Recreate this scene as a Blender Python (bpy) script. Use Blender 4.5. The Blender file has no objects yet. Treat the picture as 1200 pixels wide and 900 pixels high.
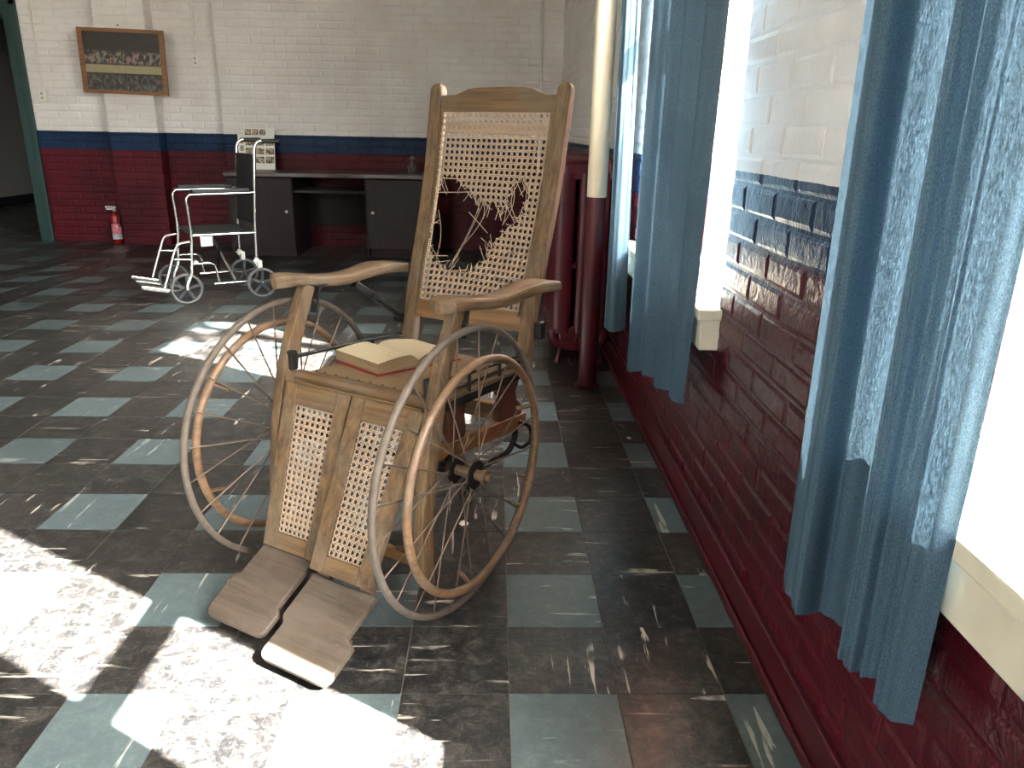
import bpy, bmesh, math, random
from mathutils import Vector, Matrix
random.seed(7)
S = bpy.context.scene
COL = S.collection
PI = math.pi

# ------------------------------------------------------------------ camera
F_PX, PITCH, ROLL, YAW = 895.0, math.radians(18.42), math.radians(1.088), math.radians(1.543)
CAM = Vector((-0.0427, -1.325, 1.1317))
_f = Vector((math.sin(YAW) * math.cos(PITCH), math.cos(YAW) * math.cos(PITCH), -math.sin(PITCH)))
_r = Vector((math.cos(YAW), -math.sin(YAW), 0)); _u = _r.cross(_f)
CR = math.cos(ROLL) * _r + math.sin(ROLL) * _u
CU = -math.sin(ROLL) * _r + math.cos(ROLL) * _u
cd = bpy.data.cameras.new('camera'); cam = bpy.data.objects.new('camera', cd); COL.objects.link(cam)
cd.sensor_width = 36; cd.lens = F_PX / 1200 * 36; cd.clip_start = .02; cd.clip_end = 200
cam.matrix_world = Matrix(((CR.x, CU.x, -_f.x, CAM.x), (CR.y, CU.y, -_f.y, CAM.y), (CR.z, CU.z, -_f.z, CAM.z), (0, 0, 0, 1)))
S.camera = cam
def project(p):
    d = Vector(p) - CAM; z = d.dot(_f)
    if z < .05: return None
    return 600 + F_PX * d.dot(CR) / z, 450 - F_PX * d.dot(CU) / z, z

# ------------------------------------------------------------------ light
SUN_EL = math.radians(42)
SUN_TRAVEL = Vector((-.853 * math.cos(SUN_EL), .522 * math.cos(SUN_EL), -math.sin(SUN_EL))).normalized()
sl = bpy.data.lights.new('sun', 'SUN'); sl.energy = 112; sl.angle = math.radians(.53); sl.color = (1, .95, .88)
so = bpy.data.objects.new('sun', sl); COL.objects.link(so); so.rotation_euler = SUN_TRAVEL.to_track_quat('-Z', 'Y').to_euler()
so.location = (6, -4, 8)
W = bpy.data.worlds.new('sky'); S.world = W; W.use_nodes = True
wn = W.node_tree.nodes; wl = W.node_tree.links
bgn = wn['Background']
sky = wn.new('ShaderNodeTexSky'); sky.sky_type = 'NISHITA'; sky.sun_disc = False
sky.sun_elevation = SUN_EL; sky.sun_rotation = math.atan2(.853, -.522); sky.dust_density = 3.0; sky.ozone_density = .6
hs = wn.new('ShaderNodeHueSaturation'); hs.inputs['Saturation'].default_value = .35
wl.new(sky.outputs[0], hs.inputs['Color']); wl.new(hs.outputs[0], bgn.inputs[0])
bgn.inputs[1].default_value = 2.2
S.view_settings.view_transform = 'Standard'; S.view_settings.look = 'None'
S.view_settings.gamma = 1; S.view_settings.use_curve_mapping = False
S.view_settings.exposure = 1.5
S.cycles.max_bounces = 10; S.cycles.diffuse_bounces = 6; S.cycles.transparent_max_bounces = 12
S.cycles.sample_clamp_indirect = 6
S.cycles.caustics_reflective = False; S.cycles.caustics_refractive = False

# ------------------------------------------------------------------ helpers: objects
def tag(o, label=None, cat=None, group=None, kind=None):
    if label: o['label'] = label
    if cat: o['category'] = cat
    if group: o['group'] = group
    if kind: o['kind'] = kind
    return o
def empty(name, loc=(0, 0, 0), rz=0, parent=None):
    o = bpy.data.objects.new(name, None); COL.objects.link(o); o.location = loc; o.rotation_euler = (0, 0, rz)
    o.empty_display_size = .05
    if parent: o.parent = parent
    return o
class MB:
    def __init__(s): s.v = []; s.f = []; s.smooth = []
    def add(s, vs, fs, sm=False):
        n = len(s.v); s.v += [tuple(v) for v in vs]
        for f in fs: s.f.append([i + n for i in f]); s.smooth.append(sm)
        return s
    def box(s, c, d, rot=None, bev=0.0):
        x, y, z = d[0] / 2, d[1] / 2, d[2] / 2
        if bev <= 0:
            vs = [Vector((a * x, b * y, e * z)) for e in (-1, 1) for b in (-1, 1) for a in (-1, 1)]
            fs = [(0, 2, 3, 1), (4, 5, 7, 6), (0, 1, 5, 4), (2, 6, 7, 3), (0, 4, 6, 2), (1, 3, 7, 5)]
        else:
            bm = bmesh.new(); bmesh.ops.create_cube(bm, size=1)
            bmesh.ops.scale(bm, vec=d, verts=bm.verts)
            bmesh.ops.bevel(bm, geom=bm.edges[:], offset=bev, segments=2, profile=.6, affect='EDGES')
            bm.verts.index_update(); vs = [v.co.copy() for v in bm.verts]; fs = [[v.index for v in f.verts] for f in bm.faces]; bm.free()
        c = Vector(c)
        vs = [(rot @ v if rot else v) + c for v in vs]
        return s.add(vs, fs)
    def bx(s, x0, x1, y0, y1, z0, z1, bev=0.0):
        return s.box(((x0 + x1) / 2, (y0 + y1) / 2, (z0 + z1) / 2), (abs(x1 - x0), abs(y1 - y0), abs(z1 - z0)), None, bev)
    def sweep(s, path, sect, ref=(1, 0, 0), closed=False, sm=True, caps=True, scale=None):
        # sect: list of (a,b) ; a along ref-ish axis, b along the other normal
        path = [Vector(p) for p in path]; n = len(path); m = len(sect); ref = Vector(ref)
        vs = []
        for i, p in enumerate(path):
            if closed: t = path[(i + 1) % n] - path[i - 1]
            else: t = path[min(i + 1, n - 1)] - path[max(i - 1, 0)]
            t.normalize()
            a = ref - t * ref.dot(t)
            if a.length < 1e-4: a = Vector((0, 0, 1)) - t * t.z
            a.normalize(); b = t.cross(a)
            k = scale[i] if scale else (1, 1)
            if not isinstance(k, tuple): k = (k, k)
            for (q, w) in sect: vs.append(p + a * q * k[0] + b * w * k[1])
        fs = []
        for i in range(n if closed else n - 1):
            j = (i + 1) % n
            for q in range(m):
                w = (q + 1) % m
                fs.append((i * m + q, i * m + w, j * m + w, j * m + q))
        s.add(vs, fs, sm)
        if caps and not closed:
            s.add(vs[:m], [list(range(m))[::-1]]); s.add(vs[-m:], [list(range(m))])
        return s
    def tube(s, path, r, n=10, closed=False, scale=None, ref=(1, 0, 0)):
        return s.sweep(path, [(r * math.cos(2 * PI * i / n), r * math.sin(2 * PI * i / n)) for i in range(n)], ref, closed, True, True, scale)
    def bar(s, path, wa, wb, ref=(1, 0, 0), rnd=.004, scale=None):
        return s.sweep(path, rrect(wa, wb, rnd), ref, False, False, True, scale)
    def lathe(s, prof, n=24, axis='z', c=(0, 0, 0), closed=False):
        vs = []; m = len(prof); c = Vector(c)
        for i in range(n):
            t = 2 * PI * i / n
            for r, h in prof:
                x, y, z = r * math.cos(t), r * math.sin(t), h
                vs.append(c + (Vector((x, y, z)) if axis == 'z' else Vector((z, x, y)) if axis == 'x' else Vector((x, z, y))))
        fs = []
        for i in range(n):
            j = (i + 1) % n
            for k in range(m if closed else m - 1):
                l = (k + 1) % m
                fs.append((i * m + k, j * m + k, j * m + l, i * m + l))
        return s.add(vs, fs, True)
    def prism(s, poly, thick, fn):
        # poly: list (a,b); fn(a,b,h)->xyz, h in 0..thick
        n = len(poly)
        vs = [fn(a, b, 0) for a, b in poly] + [fn(a, b, thick) for a, b in poly]
        fs = [list(range(n))[::-1], list(range(n, 2 * n))] + [(i, (i + 1) % n, n + (i + 1) % n, n + i) for i in range(n)]
        return s.add(vs, fs)
    def build(s, name, m=None, parent=None, loc=None, bevel=0, fix=True):
        me = bpy.data.meshes.new(name); me.from_pydata(s.v, [], s.f); me.update()
        me.polygons.foreach_set('use_smooth', s.smooth)
        if fix:
            bm = bmesh.new(); bm.from_mesh(me)
            bmesh.ops.recalc_face_normals(bm, faces=bm.faces); bm.to_mesh(me); bm.free()
        o = bpy.data.objects.new(name, me); COL.objects.link(o)
        if m: me.materials.append(m)
        if parent: o.parent = parent
        if loc: o.location = loc
        if bevel:
            b = o.modifiers.new('bevel', 'BEVEL'); b.width = bevel; b.segments = 2; b.limit_method = 'ANGLE'; b.angle_limit = math.radians(40)
        return o
def rrect(a, b, r):
    r = min(r, a / 2 * .98, b / 2 * .98); out = []
    for cx, cy, t0 in ((1, 1, 0), (-1, 1, 90), (-1, -1, 180), (1, -1, 270)):
        for k in range(3):
            t = math.radians(t0 + 45 * k)
            out.append((cx * (a / 2 - r) + r * math.cos(t), cy * (b / 2 - r) + r * math.sin(t)))
    return out
def spline(pts, n=6, closed=False):
    pts = [Vector(p) for p in pts]; out = []; N = len(pts)
    g = (lambda i: pts[i % N]) if closed else (lambda i: pts[max(0, min(N - 1, i))])
    for i in range(N if closed else N - 1):
        a, b, c, d = g(i - 1), g(i), g(i + 1), g(i + 2)
        for k in range(n):
            t = k / n
            out.append(.5 * ((2 * b) + (c - a) * t + (2 * a - 5 * b + 4 * c - d) * t * t + (3 * b - a - 3 * c + d) * t ** 3))
    if not closed: out.append(pts[-1])
    return out
def copy_tree(o, parent=None):
    c = o.copy(); COL.objects.link(c); c.parent = parent
    for ch in list(o.children): copy_tree(ch, c)
    return c

# ------------------------------------------------------------------ helpers: materials
def srgb(r, g, b):
    f = lambda c: (c / 255 / 12.92) if c <= 10 else ((c / 255 + .055) / 1.055) ** 2.4
    return (f(r), f(g), f(b), 1)
class NT:
    def __init__(s, name):
        s.m = bpy.data.materials.new(name); s.m.use_nodes = True; s.t = s.m.node_tree; s.n = s.t.nodes
        s.b = s.n['Principled BSDF']; s.out = s.n['Material Output']
    def node(s, ty, **kw):
        n = s.n.new(ty)
        for k, v in kw.items():
            if hasattr(n, k): setattr(n, k, v)
        return n
    def lk(s, a, b): s.t.links.new(a, b)
    def set(s, n, i, v):
        if hasattr(v, 'node'): s.lk(v, n.inputs[i])
        else: n.inputs[i].default_value = v
    def math(s, op, a, b=0.0, c=0.0):
        n = s.node('ShaderNodeMath', operation=op); s.set(n, 0, a); s.set(n, 1, b)
        if op in ('MULTIPLY_ADD', 'COMPARE', 'SMOOTH_MIN'): s.set(n, 2, c)
        return n.outputs[0]
    def vmath(s, op, a, b=(0, 0, 0)):
        n = s.node('ShaderNodeVectorMath', operation=op); s.set(n, 0, a); s.set(n, 1, b); return n.outputs[0]
    def mix(s, fac, a, b):
        n = s.node('ShaderNodeMix', data_type='RGBA'); s.set(n, 0, fac); s.set(n, 6, a); s.set(n, 7, b); return n.outputs[2]
    def noise(s, vec, scale=5., detail=4., rough=.55, dist=0.):
        n = s.node('ShaderNodeTexNoise'); s.set(n, 'Vector', vec); s.set(n, 'Scale', scale); s.set(n, 'Detail', detail); s.set(n, 'Roughness', rough); s.set(n, 'Distortion', dist)
        return n.outputs[0]
    def ramp(s, f, lo, hi):
        n = s.node('ShaderNodeMapRange'); n.interpolation_type = 'SMOOTHSTEP'; s.set(n, 0, f); s.set(n, 1, lo); s.set(n, 2, hi); return n.outputs[0]
    def scale(s, v, sc): return s.vmath('MULTIPLY', v, sc)
    def obj(s): return s.node('ShaderNodeTexCoord').outputs['Object']
    def pos(s): return s.node('ShaderNodeNewGeometry').outputs['Position']
    def bump(s, h, strength=.3, dist=.002):
        n = s.node('ShaderNodeBump'); s.set(n, 'Height', h); s.set(n, 'Strength', strength); s.set(n, 'Distance', dist); s.lk(n.outputs[0], s.b.inputs['Normal'])
    def fin(s, col=None, rough=None, metal=None, spec=None):
        if col is not None: s.set(s.b, 'Base Color', col)
        if rough is not None: s.set(s.b, 'Roughness', rough)
        if metal is not None: s.set(s.b, 'Metallic', metal)
        if spec is not None: s.set(s.b, 'Specular IOR Level', spec)
        return s.m
def plain(name, col, rough=.5, metal=0., var=.12, sc=30, bump=0.0):
    t = NT(name); n = t.noise(t.obj(), sc, 4)
    dark = tuple(c * (1 - var * 1.6) for c in col[:3]) + (1,); lite = tuple(min(1, c * (1 + var)) for c in col[:3]) + (1,)
    if bump: t.bump(n, bump, .002)
    return t.fin(t.mix(n, dark, lite), rough, metal)
def wood(name, c1, c2, grey, axis, gfac=.5, rough=.68):
    # axis: grain direction index; weathered oak with dark pores and greyed patches
    t = NT(name); o = t.obj()
    sc = [55, 55, 55]; sc[axis] = 3.2
    g = t.noise(t.scale(o, tuple(sc)), 1., 5, .6, .6)
    sc2 = [240, 240, 240]; sc2[axis] = 9
    p = t.noise(t.scale(o, tuple(sc2)), 1., 3, .6)
    big = t.noise(o, 9, 4, .6)
    fine = t.noise(o, 46, 5, .7)
    col = t.mix(t.ramp(g, .3, .7), c1, c2)
    col = t.mix(t.math('MULTIPLY', t.ramp(big, .42, .68), gfac), col, grey)
    col = t.mix(t.math('MULTIPLY', t.ramp(p, .58, .72), .55), col, tuple(x * .35 for x in c1[:3]) + (1,))
    col = t.mix(t.math('MULTIPLY', t.ramp(fine, .66, .74), .5), col, srgb(150, 136, 116))
    t.bump(t.math('ADD', p, t.math('MULTIPLY', g, .6)), .25, .0012)
    return t.fin(col, t.math('MULTIPLY_ADD', fine, .3, rough - .15))

M = {}
OAK1, OAK2, OGR = srgb(66, 46, 26), srgb(112, 85, 52), srgb(104, 92, 76)
for i, ax in enumerate('uvw'): M['oak_' + ax] = wood('weathered_oak_grain_' + ax, OAK1, OAK2, OGR, i)
M['oak_orange_v'] = wood('honey_oak', srgb(92, 57, 28), srgb(128, 84, 44), srgb(108, 86, 64), 1, .3, .45)
M['oak_orange_u'] = wood('honey_oak_rail', srgb(94, 64, 32), srgb(130, 94, 52), srgb(110, 90, 68), 0, .35, .45)
M['foot'] = wood('worn_grey_board', srgb(66, 55, 46), srgb(88, 76, 65), srgb(94, 84, 75), 0, .6, .6)
M['redwood'] = wood('dark_red_brown_board', srgb(62, 34, 24), srgb(88, 50, 34), srgb(84, 60, 48), 2, .3, .5)
M['rimwood'] = wood('worn_wood_rim', srgb(94, 68, 46), srgb(122, 92, 66), srgb(114, 100, 86), 1, .5, .5)
M['tyre'] = plain('weathered_tyre', srgb(90, 79, 69), .75, 0, .3, 60, .3)
M['spoke'] = plain('rusted_spoke_steel', srgb(110, 94, 82), .5, .5, .25, 40)
M['iron'] = plain('black_iron', srgb(32, 29, 27), .5, .4, .3, 60, .3)
M['hub'] = plain('rusty_hub_metal', srgb(120, 96, 76), .5, .55, .35, 60, .3)
M['cane'] = plain('woven_cane', srgb(172, 150, 128), .6, 0, .22, 140)
M['leather'] = plain('tan_seat_leather', srgb(112, 92, 64), .6, 0, .25, 26, .2)
M['page'] = plain('aged_paper', srgb(178, 166, 138), .8, 0, .08, 60)
def _():
    t = NT('page_edges'); o = t.obj(); n = t.noise(t.scale(o, (6, 6, 900)), 1., 3)
    t.bump(n, .4, .001); M['pageedge'] = t.fin(t.mix(t.ramp(n, .3, .7), srgb(112, 90, 62), srgb(156, 134, 100)), .85)
_()
M['bookcover'] = plain('red_cloth_cover', srgb(128, 26, 34), .6, 0, .2, 80)
M['chrome'] = plain('chrome_tube', srgb(205, 205, 200), .16, 1, .04, 20)
M['vinyl'] = plain('black_vinyl', srgb(15, 16, 18), .6, 0, .2, 40, .15)
M['rubber'] = plain('grey_rubber', srgb(96, 96, 94), .7, 0, .2, 60)
M['mag'] = plain('dark_plastic', srgb(40, 42, 44), .45, 0, .2, 60)
M['alu'] = plain('dull_aluminium', srgb(160, 160, 155), .4, .7, .15, 40)
M['white_plastic'] = plain('white_plastic', srgb(225, 222, 214), .4, 0, .05, 40)
M['paper'] = plain('white_paper', srgb(225, 225, 218), .8, 0, .05, 40)
M['desktop'] = wood('scuffed_desk_top', srgb(56, 41, 35), srgb(82, 63, 54), srgb(94, 82, 72), 0, .5, .35)
M['desk'] = wood('dark_desk_veneer', srgb(27, 15, 13), srgb(38, 21, 18), srgb(38, 27, 24), 2, .3, .75)
M['desk_grey'] = wood('greyed_desk_veneer', srgb(34, 26, 24), srgb(44, 35, 32), srgb(50, 41, 38), 2, .4, .75)
M['green'] = plain('green_frame_paint', srgb(26, 58, 54), .4, 0, .15, 20)
M['cream'] = plain('cream_sill_paint', srgb(222, 212, 190), .45, 0, .1, 18, .15)
M['whitepaint'] = plain('white_gloss_paint', srgb(220, 216, 206), .4, 0, .06, 14, .1)
M['ceil'] = plain('ceiling_paint', srgb(205, 202, 194), .8, 0, .05, 6)
M['hall'] = plain('hall_paint', srgb(170, 168, 164), .6, 0, .06, 6)
M['black'] = plain('black_base_paint', srgb(20, 20, 22), .5, 0, .1, 20)
M['maroon'] = plain('maroon_gloss_paint', srgb(76, 17, 27), .33, 0, .18, 16, .12)
M['extred'] = plain('extinguisher_red', srgb(140, 16, 20), .25, 0, .05, 20)
M['frame'] = wood('picture_frame_wood', srgb(112, 72, 42), srgb(146, 98, 58), srgb(140, 104, 72), 0, .3, .5)
M['mortar'] = plain('painted_mortar_dummy', srgb(200, 190, 180), .6)
M['slab'] = plain('pale_tile_joint', srgb(104, 100, 90), .8, 0, .35, 8)
M['ground'] = plain('outdoor_paving', srgb(150, 148, 138), .9, 0, .2, 1.5)
M['statue'] = plain('grey_figurine_glaze', srgb(96, 88, 84), .5, 0, .45, 60)
def _():
    t = NT('outdoor_brick'); n = t.node('ShaderNodeTexBrick'); t.set(n, 'Vector', t.vmath('MULTIPLY', t.pos(), (1, 1, 1)))
    c = t.node('ShaderNodeCombineXYZ'); s = t.node('ShaderNodeSeparateXYZ'); t.lk(t.pos(), s.inputs[0]); t.lk(s.outputs[0], c.inputs[0]); t.lk(s.outputs[2], c.inputs[1]); t.lk(c.outputs[0], n.inputs['Vector'])
    for k, v in (('Color1', srgb(150, 84, 62)), ('Color2', srgb(170, 104, 80)), ('Mortar', srgb(180, 170, 155)), ('Scale', 1.), ('Mortar Size', .006), ('Brick Width', .21), ('Row Height', .07)): t.set(n, k, v)
    M['outbrick'] = t.fin(n.outputs[0], .85)
_()
def _():      # wall paint: maroon dado, blue band, white above; gloss paint thickly rolled over brick
    for nm, rough, bs in (('right', .3, .55), ('back', .5, .3)):
        t = NT('painted_brick_' + nm); p = t.pos(); s = t.node('ShaderNodeSeparateXYZ'); t.lk(p, s.inputs[0]); z = s.outputs[2]
        wob = t.noise(p, 14, 2); z2 = t.math('ADD', z, t.math('MULTIPLY_ADD', wob, .006, -.003))
        big = t.noise(p, 2.2, 4, .6); fine = t.noise(p, 46, 5, .65)
        mar = t.mix(t.ramp(big, .35, .65), srgb(64, 13, 21), srgb(80, 17, 27))
        blu = t.mix(t.ramp(big, .35, .65), srgb(14, 36, 64), srgb(24, 48, 78))
        whi = t.mix(t.ramp(big, .3, .7), srgb(216, 209, 206), srgb(230, 225, 223))
        whi = t.mix(t.math('MULTIPLY', t.ramp(fine, .62, .75), .35), whi, srgb(180, 170, 158))
        col = t.mix(t.math('GREATER_THAN', z2, .882), mar, blu)
        col = t.mix(t.math('GREATER_THAN', z2, 1.044), col, whi)
        lump = t.noise(p, 24, 3, .5, .8); drip = t.noise(t.scale(p, (90, 90, 55)), 1., 2, .5, 1.5)
        t.bump(t.math('ADD', lump, t.math('MULTIPLY', drip, .55)), bs, .006)
        M['wall_' + nm] = t.fin(col, t.math('MULTIPLY_ADD', fine, .2, rough - .08), None, .5 if nm == 'right' else .2)
_()
T = .2286
def _():      # vinyl-asbestos style tiles: black or grey-green, marbled with streaks, waxed and scuffed
    for nm, base, cloud, streak, am in (('black', srgb(22, 22, 24), srgb(90, 85, 79), srgb(190, 182, 168), .85), ('green', srgb(72, 84, 86), srgb(98, 109, 109), srgb(176, 176, 166), .75)):
        t = NT('floor_tile_' + nm); p = t.pos()
        cell = t.vmath('FLOOR', t.scale(p, (1 / T, 1 / T, 0)))
        wnz = t.node('ShaderNodeTexWhiteNoise', noise_dimensions='2D'); t.lk(cell, wnz.inputs[0]); rnd = wnz.outputs[0]; rc = wnz.outputs[1]
        off = t.vmath('ADD', p, t.scale(rc, (7, 7, 7)))
        ax = t.scale(off, (4, 40, 1)); ay = t.scale(off, (40, 4, 1))
        vm = t.node('ShaderNodeMix', data_type='VECTOR'); t.set(vm, 0, t.math('GREATER_THAN', rnd, .6)); t.set(vm, 4, ax); t.set(vm, 5, ay)
        st = t.noise(vm.outputs[1], 1.1, 4, .55, .5)
        msk = t.noise(off, 9, 2)
        cl = t.noise(off, 26, 8, .78, .5)
        sc = t.noise(t.scale(off, (38, 210, 1)), 1., 5, .75, 1.2); sd_ = t.noise(t.scale(off, (190, 46, 1)), 1., 5, .75, 1.2)
        sc = t.math('MAXIMUM', sc, sd_)
        col = t.mix(t.ramp(cl, .42, .8), base, cloud)
        col = t.mix(t.math('MULTIPLY', t.ramp(sc, .545, .72), .8), col, cloud)
        sf = t.math('MULTIPLY', t.ramp(st, .62, .67), t.ramp(msk, .40, .54))
        col = t.mix(t.math('MULTIPLY', sf, am), col, streak)
        hv = t.math('MULTIPLY_ADD', rnd, .35, .83)
        hsv = t.node('ShaderNodeHueSaturation'); t.set(hsv, 'Value', hv); t.lk(col, hsv.inputs['Color'])
        wear = t.noise(p, 3.5, 5, .65)
        t.bump(t.math('ADD', t.noise(p, 55, 3), t.math('MULTIPLY', t.noise(p, 6, 2), 2.)), .10, .002)
        M['tile_' + nm] = t.fin(hsv.outputs[0], t.math('MULTIPLY_ADD', wear, .26, .20))
_()
def _():      # blue slubbed curtain cloth, lets light through
    t = NT('blue_curtain_cloth'); o = t.obj()
    sl_ = t.noise(t.scale(o, (900, 900, 300)), 1., 4, .7); st = t.noise(o, 3.0, 5, .6)
    n2 = t.noise(t.scale(o, (160, 160, 30)), 1., 3, .7)
    col = t.mix(t.ramp(sl_, .32, .68), srgb(48, 68, 84), srgb(86, 107, 121))
    col = t.mix(t.math('MULTIPLY', t.ramp(n2, .45, .7), .4), col, srgb(66, 86, 99))
    col = t.mix(t.math('MULTIPLY', t.ramp(st, .55, .6), .22), col, srgb(40, 62, 80))
    t.fin(col, .9, 0, .1); t.bump(sl_, .3, .001)
    tr = t.node('ShaderNodeBsdfTranslucent'); t.lk(col, tr.inputs[0])
    mx = t.node('ShaderNodeMixShader'); t.lk(t.math('MULTIPLY_ADD', t.ramp(t.noise(t.scale(o, (520, 520, 110)), 1., 3, .7), .35, .7), .075, .010), mx.inputs[0]); t.lk(t.b.outputs[0], mx.inputs[1]); t.lk(tr.outputs[0], mx.inputs[2]); t.lk(mx.outputs[0], t.out.inputs[0])
    M['curtain'] = t.m
    t = NT('window_glass'); tp = t.node('ShaderNodeBsdfTransparent'); gl = t.node('ShaderNodeBsdfGlossy'); t.set(gl, 'Roughness', .03)
    fr = t.node('ShaderNodeLayerWeight'); t.set(fr, 0, .5); fc = t.math('MULTIPLY_ADD', t.math('POWER', fr.outputs['Facing'], 5.), .5, .03)
    mx = t.node('ShaderNodeMixShader'); t.lk(fc, mx.inputs[0]); t.lk(tp.outputs[0], mx.inputs[1]); t.lk(gl.outputs[0], mx.inputs[2]); t.lk(mx.outputs[0], t.out.inputs[0])
    t.set(tp, 0, (.97, .98, .97, 1)); M['glass'] = t.m
    t = NT('faded_print'); o = t.obj(); s = t.node('ShaderNodeSeparateXYZ'); t.lk(o, s.inputs[0]); x, z = s.outputs[0], s.outputs[2]
    n = t.noise(t.scale(o, (26, 1, 20)), 1., 3, .6); n2 = t.noise(t.scale(o, (34, 1, 22)), 1., 2, .5, .5); hue = t.node('ShaderNodeTexNoise'); t.set(hue, 'Vector', t.scale(o, (22, 1, 14))); t.set(hue, 'Scale', 1.)
    col = t.mix(n, srgb(34, 28, 24), srgb(60, 52, 44))                                  # dark interior
    blob = t.math('MULTIPLY', t.ramp(n2, .42, .6), t.math('MULTIPLY', t.ramp(z, -.035, 0), t.ramp(z, .10, .06)))
    hc = t.node('ShaderNodeHueSaturation'); t.set(hc, 'Saturation', 1.5); t.set(hc, 'Value', .42); t.lk(hue.outputs[1], hc.inputs['Color'])
    col = t.mix(blob, col, t.mix(.45, hc.outputs[0], srgb(150, 120, 90)))
    clth = t.math('MULTIPLY', t.ramp(z, -.10, -.095), t.ramp(z, -.025, -.035))
    col = t.mix(clth, col, t.mix(n, srgb(140, 128, 96), srgb(172, 160, 126)))
    low = t.math('MULTIPLY', t.ramp(z, -.105, -.12), t.ramp(n2, .4, .65)); col = t.mix(low, col, t.mix(.6, hc.outputs[0], srgb(70, 60, 48)))
    M['print'] = t.fin(col, .45)
    t = NT('snapshot_print'); o = t.obj(); inf = t.node('ShaderNodeObjectInfo'); v = t.vmath('ADD', t.scale(o, (60, 60, 60)), t.scale(inf.outputs['Random'], (1, 1, 1)))
    nn = t.node('ShaderNodeTexNoise'); t.set(nn, 'Vector', v); t.set(nn, 'Scale', 1.2); t.set(nn, 'Detail', 3.)
    h = t.node('ShaderNodeHueSaturation'); t.set(h, 'Saturation', 1.1); t.set(h, 'Value', .75); t.lk(nn.outputs[1], h.inputs['Color'])
    M['photo'] = t.fin(t.mix(t.ramp(nn.outputs[0], .4, .62), srgb(60, 48, 34), t.mix(.5, h.outputs[0], srgb(210, 180, 120))), .5)
    t = NT('extinguisher_label'); o = t.obj(); w = t.noise(t.scale(o, (70, 70, 160)), 1., 2)
    s = t.node('ShaderNodeSeparateXYZ'); t.lk(o, s.inputs[0])
    M['extlabel'] = t.fin(t.mix(t.math('GREATER_THAN', s.outputs[2], .10), t.mix(t.ramp(w, .45, .6), srgb(210, 215, 220), srgb(80, 120, 140)), t.mix(t.ramp(w, .48, .6), srgb(185, 40, 60), srgb(220, 180, 185))), .4)
_()

# ------------------------------------------------------------------ the room
XW = .577                      # face of the window wall
ZC = 3.3                       # ceiling
WALL_T = .30
WINS = [(.705, 2.02), (-1.36, -.10), (-3.40, -2.12)]     # right wall window y ranges; last one unseen, added for more sky light
ZS, ZT = .68, 2.80
fl = MB().bx(-7.0, XW + WALL_T, -5.2, 13, -.12, -.002).build('floor', M['slab']); tag(fl, 'black and grey-green checker tile floor', None, None, 'structure')
wr = MB()
ys = [-5.2] + [v for w in sorted(WINS) for v in w] + [13]
for i in range(0, len(ys), 2): wr.bx(XW, XW + WALL_T, ys[i], ys[i + 1], 0, ZC)
for a, b in WINS: wr.bx(XW, XW + WALL_T, a, b, 0, ZS - .03); wr.bx(XW, XW + WALL_T, a, b, ZT, ZC)
wall_r = tag(wr.build('wall_right', M['wall_right']), kind='structure')
Y_REC, Y_PIL, Y_MAIN = 6.42, 6.25, 6.30
XD = -4.45
wb = MB(); wb.bx(XD, -3.64, Y_REC, Y_REC + .3, 0, ZC); wb.bx(-3.64, -3.19, Y_PIL, Y_REC + .3, 0, ZC); wb.bx(-3.19, -2.6, Y_REC, Y_REC + .3, 0, ZC); wb.bx(-2.6, XW, Y_MAIN, Y_REC + .3, 0, ZC)
wb.bx(-7.0, XD, Y_REC, Y_REC + .3, 2.12, ZC)
wall_b = tag(wb.build('wall_back', M['wall_back']), kind='structure')
wlft = MB()
wlft.bx(-7.2, -7.0, -5.2, 13, 0, ZC)
tag(wlft.build('wall_left', M['hall']), kind='structure')
wf = MB()
for a, b in ((-7.2, -4.7), (-2.9, XW + WALL_T)): wf.bx(a, b, -5.4, -5.2, 0, ZC)
for a, b in ((-4.7, -2.9),): wf.bx(a, b, -5.4, -5.2, 0, .8); wf.bx(a, b, -5.4, -5.2, 2.8, ZC)  # opening added behind the camera to let in fill daylight
tag(wf.build('wall_front', M['hall']), kind='structure')
tag(MB().bx(-7.2, XW + WALL_T, -5.4, 13, ZC, ZC + .15).build('ceiling', M['ceil']), kind='structure')
tag(MB().bx(-7.2, XW, 13, 13.2, 0, ZC).build('wall_hall_end', M['hall']), kind='structure')
tag(MB().bx(-6.9, -6.75, Y_REC + .3, 13, 0, ZC).build('wall_hall_left', M['hall']), kind='structure')
tag(MB().bx(-4.2, -4.05, Y_REC + .3, 13, 0, ZC).build('wall_hall_right', M['hall']), kind='structure')
tag(MB().bx(-6.75, -6.735, Y_REC + .3, 13, 0, .13).build('baseboard_hall', M['black']), kind='structure')
tag(MB().bx(-6.735, -4.2, 12.985, 13, 0, .13).build('baseboard_hall_end', M['black']), kind='structure')
# painted baseboard along the window wall, with a shoe strip
bb = MB().bx(XW - .018, XW, -5.2, Y_MAIN, 0, .10).build('baseboard_right', M['maroon'], bevel=.004); tag(bb, kind='structure')
tag(MB().bx(XW - .03, XW - .018, -5.2, Y_MAIN, 0, .024).build('shoe_strip', M['maroon'], bb, bevel=.004))
# doorway with green frame
d1 = empty('door_1', (XD, Y_REC, 0)); tag(d1, kind='structure')
MB().bx(-.075, .0, -.02, .30, 0, 2.15, ).build('jamb', M['green'], d1, bevel=.004)
MB().bx(0, .055, -.03, -.001, 0, 2.2).build('casing', M['green'], d1, bevel=.004)
MB().bx(-2.3, -.075, -.02, .30, 2.04, 2.12).build('head_jamb', M['green'], d1, bevel=.004)
MB().bx(-2.3, -2.22, -.02, .30, 0, 2.04).build('jamb', M['green'], d1, bevel=.004)
MB().bx(-2.3, .055, -.03, -.001, 2.12, 2.2).build('head_casing', M['green'], d1, bevel=.004)

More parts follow.
